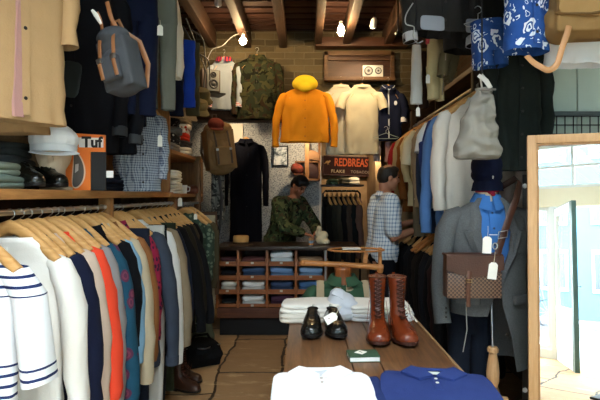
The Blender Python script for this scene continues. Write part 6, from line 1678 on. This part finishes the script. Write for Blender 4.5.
m = MB(); sp_ = [lc(497, 258, sy_-.01), lc(499, 248, my-.22), lc(503, 236, my-.215), lc(509, 218, my-.205), lc(516, 200, my-.18), lc(519, 188, my-.13), lc(520, 182, my-.05), lc(516, 178, my+.06), lc(480, 200, my+.17), lc(446, 255, my+.05), lc(445, 264, sy_+.03)]
m.tube(sp_, [(.019, .004)]*len(sp_), 8, ref=Vector((0, 1, 0))); so = m.build('shoulder_strap', LB, t)
m = MB(); a = lc(503, 234, my-.23); m.tube([a+Vector((-.024, -.004, .012)), a+Vector((.024, -.004, .02)), a+Vector((.020, -.004, -.016)), a+Vector((-.028, -.004, -.024)), a+Vector((-.024, -.004, .012))], .003, 6); m.build('buckle', METAL, so)
m = MB(); a = lc(495, 246, sy_-.03); m.tube([a+Vector((.012*math.cos(q), 0, .016*math.sin(q))) for q in [2*PI*i/12 for i in range(13)]], .003, 6); m.build('ring', METAL, t)
for i, (px, py, a_, lb) in enumerate(((488, 226, .05, 'blank white swing tag tied at the satchel top'), (495, 252, .12, 'second blank white swing tag hanging lower on the satchel ring'))):
    price_tag(lb, P(px, py, my-.27), 0, .047, .088, .055, a_)
# dark jeans below the blazer and a cord
trousers('jeans', 'dark blue jeans showing below the grey blazer', (PX(470, my+.07), my+.08, .98), 0, fabric('#141a26', .2), .72, .12, .05, 351, cat='jeans')
m = MB(); m.tube([P(466, 302, 2.7), P(467, 330, 2.7), P(463, 352, 2.7)], .003, 6); tag(m.build('cord', plain('#8d8a84', .6), None), 'thin pale cord dangling in front of the dark jeans', 'cord')
m = MB(); m.tube([P(441, 288, 2.85), P(439.5, 302, 2.85)], [(.009, .005), (.013, .006)], 8); tag(m.build('leather_tassel', leather('#6b3f32', .5), None), 'small pinkish brown leather tab beside the blazer cuff', 'tab')

# ------------------------------------------------------------------ mirror
MA, ML = math.radians(MIRANG), math.radians(MIRLEAN)
mz0 = .06
t = thing('standing_mirror', 'tall pale wood framed mirror leaning back and showing the bright shop front', 'mirror', (1.075, 2.40, mz0), 0, None, None)
t.rotation_euler = Euler((-ML, 0, -MA), 'XYZ')
MH, MW = 1.742, .62
FRM = wood('#d3a878', '#b98a58', 'z', 1.0, .45)
fw = .042
m = MB()
m.box2((0, -.02, 0), (fw, .03, MH), .004); m.box2((MW-fw, -.02, 0), (MW, .03, MH), .004); m.box2((fw, -.02, 0), (MW-fw, .03, fw), .003); m.box2((fw, -.02, MH-fw), (MW-fw, .03, MH), .003)
m.build('frame', FRM, t)
m = MB()
m.box2((fw, -.012, fw), (fw+.01, .0, MH-fw)); m.box2((fw, -.012, MH-fw-.01), (MW-fw, .0, MH-fw)); m.box2((MW-fw-.01, -.012, fw), (MW-fw, .0, MH-fw)); m.build('inner_bead', wood('#b98a58', '#946a3e', 'z', 1, .45), t)
gm = NM('mirror_glass', .0); gs = gm.n('ShaderNodeBsdfGlossy'); gs.inputs['Roughness'].default_value = 0; gs.inputs['Color'].default_value = (.8, .83, .83, 1); gm.l(gs.outputs[0], gm.out.inputs[0])
m = MB(); m.box2((fw-.004, .0, fw-.004), (MW-fw+.004, .006, MH-fw+.004)); m.build('mirror_glass', gm.m, t, smooth=10)
m = MB(); m.box2((.005, .012, .005), (MW-.005, .03, MH-.005)); m.build('backing', plain('#3b3b3d', .6), t)
m = MB(); m.tube([(.12, .03, MH*.9), (.12, .34, .01-mz0+.03)], .016, 8); m.tube([(MW-.12, .03, MH*.9), (MW-.12, .34, .01-mz0+.03)], .016, 8); m.build('stand_leg', FRM, t) if False else m.bm.free()
m = MB(); m.box2((-.02, -.05, -mz0), (MW+.02, .08, 0), .004); m.build('foot', plain('#5b4630', .6), t)
# dark grey locker panel beside the mirror, with two round knobs
t = thing('cupboard', 'dark grey narrow cupboard between blazer and mirror frame', 'cupboard', (1.42, 3.0-.13, 0))
m = MB(); m.box2((-.13, -.08, 0), (.0, .1, 1.62), .004); m.build('carcass', plain('#44474b', .5), t)
for z in (PZ(186, 2.79), PZ(395, 2.79)+.03):
    m = MB(); m.lathe([(0, .012), (.012, .012), (.014, .004), (.008, 0)], 16, (PX(524.5, 2.79)-1.42, -.08, z), 'y'); m.build('knob', plain('#d5d7d8', .3), t)
# low stool with magazines in front of the mirror
t = thing('stool', 'small dark stool in front of the mirror corner', 'stool', (1.43, 1.98, 0))
m = MB(); m.box((0, 0, .44), (.3, .26, .03), None, .006); m.build('seat', wood('#4a3423', '#2d1e13', 'x'), t)
for sx in (-1, 1):
    for sy in (-1, 1):
        m = MB(); m.cyl((sx*.12, sy*.10, 0), (sx*.10, sy*.08, .43), .014, .016, 10); m.build('leg', wood('#4a3423', '#2d1e13', 'z'), t)
for i, (hx, lb) in enumerate((('#3d3a3a', 'dark magazine lowest on the stool'), ('#d8d6cf', 'white magazine in the middle of the stool pile'), ('#5b4a40', 'brown magazine on top of the stool pile'))):
    m = MB(); m.box((0, 0, .006), (.21+.01*i, .2, .012), (0, 0, .1*i), .002)
    tag(m.build('magazine', plain(hx, .4), None, (1.41, 1.97, .456+.0135*i)), lb, 'magazine', 'magazines on the stool')
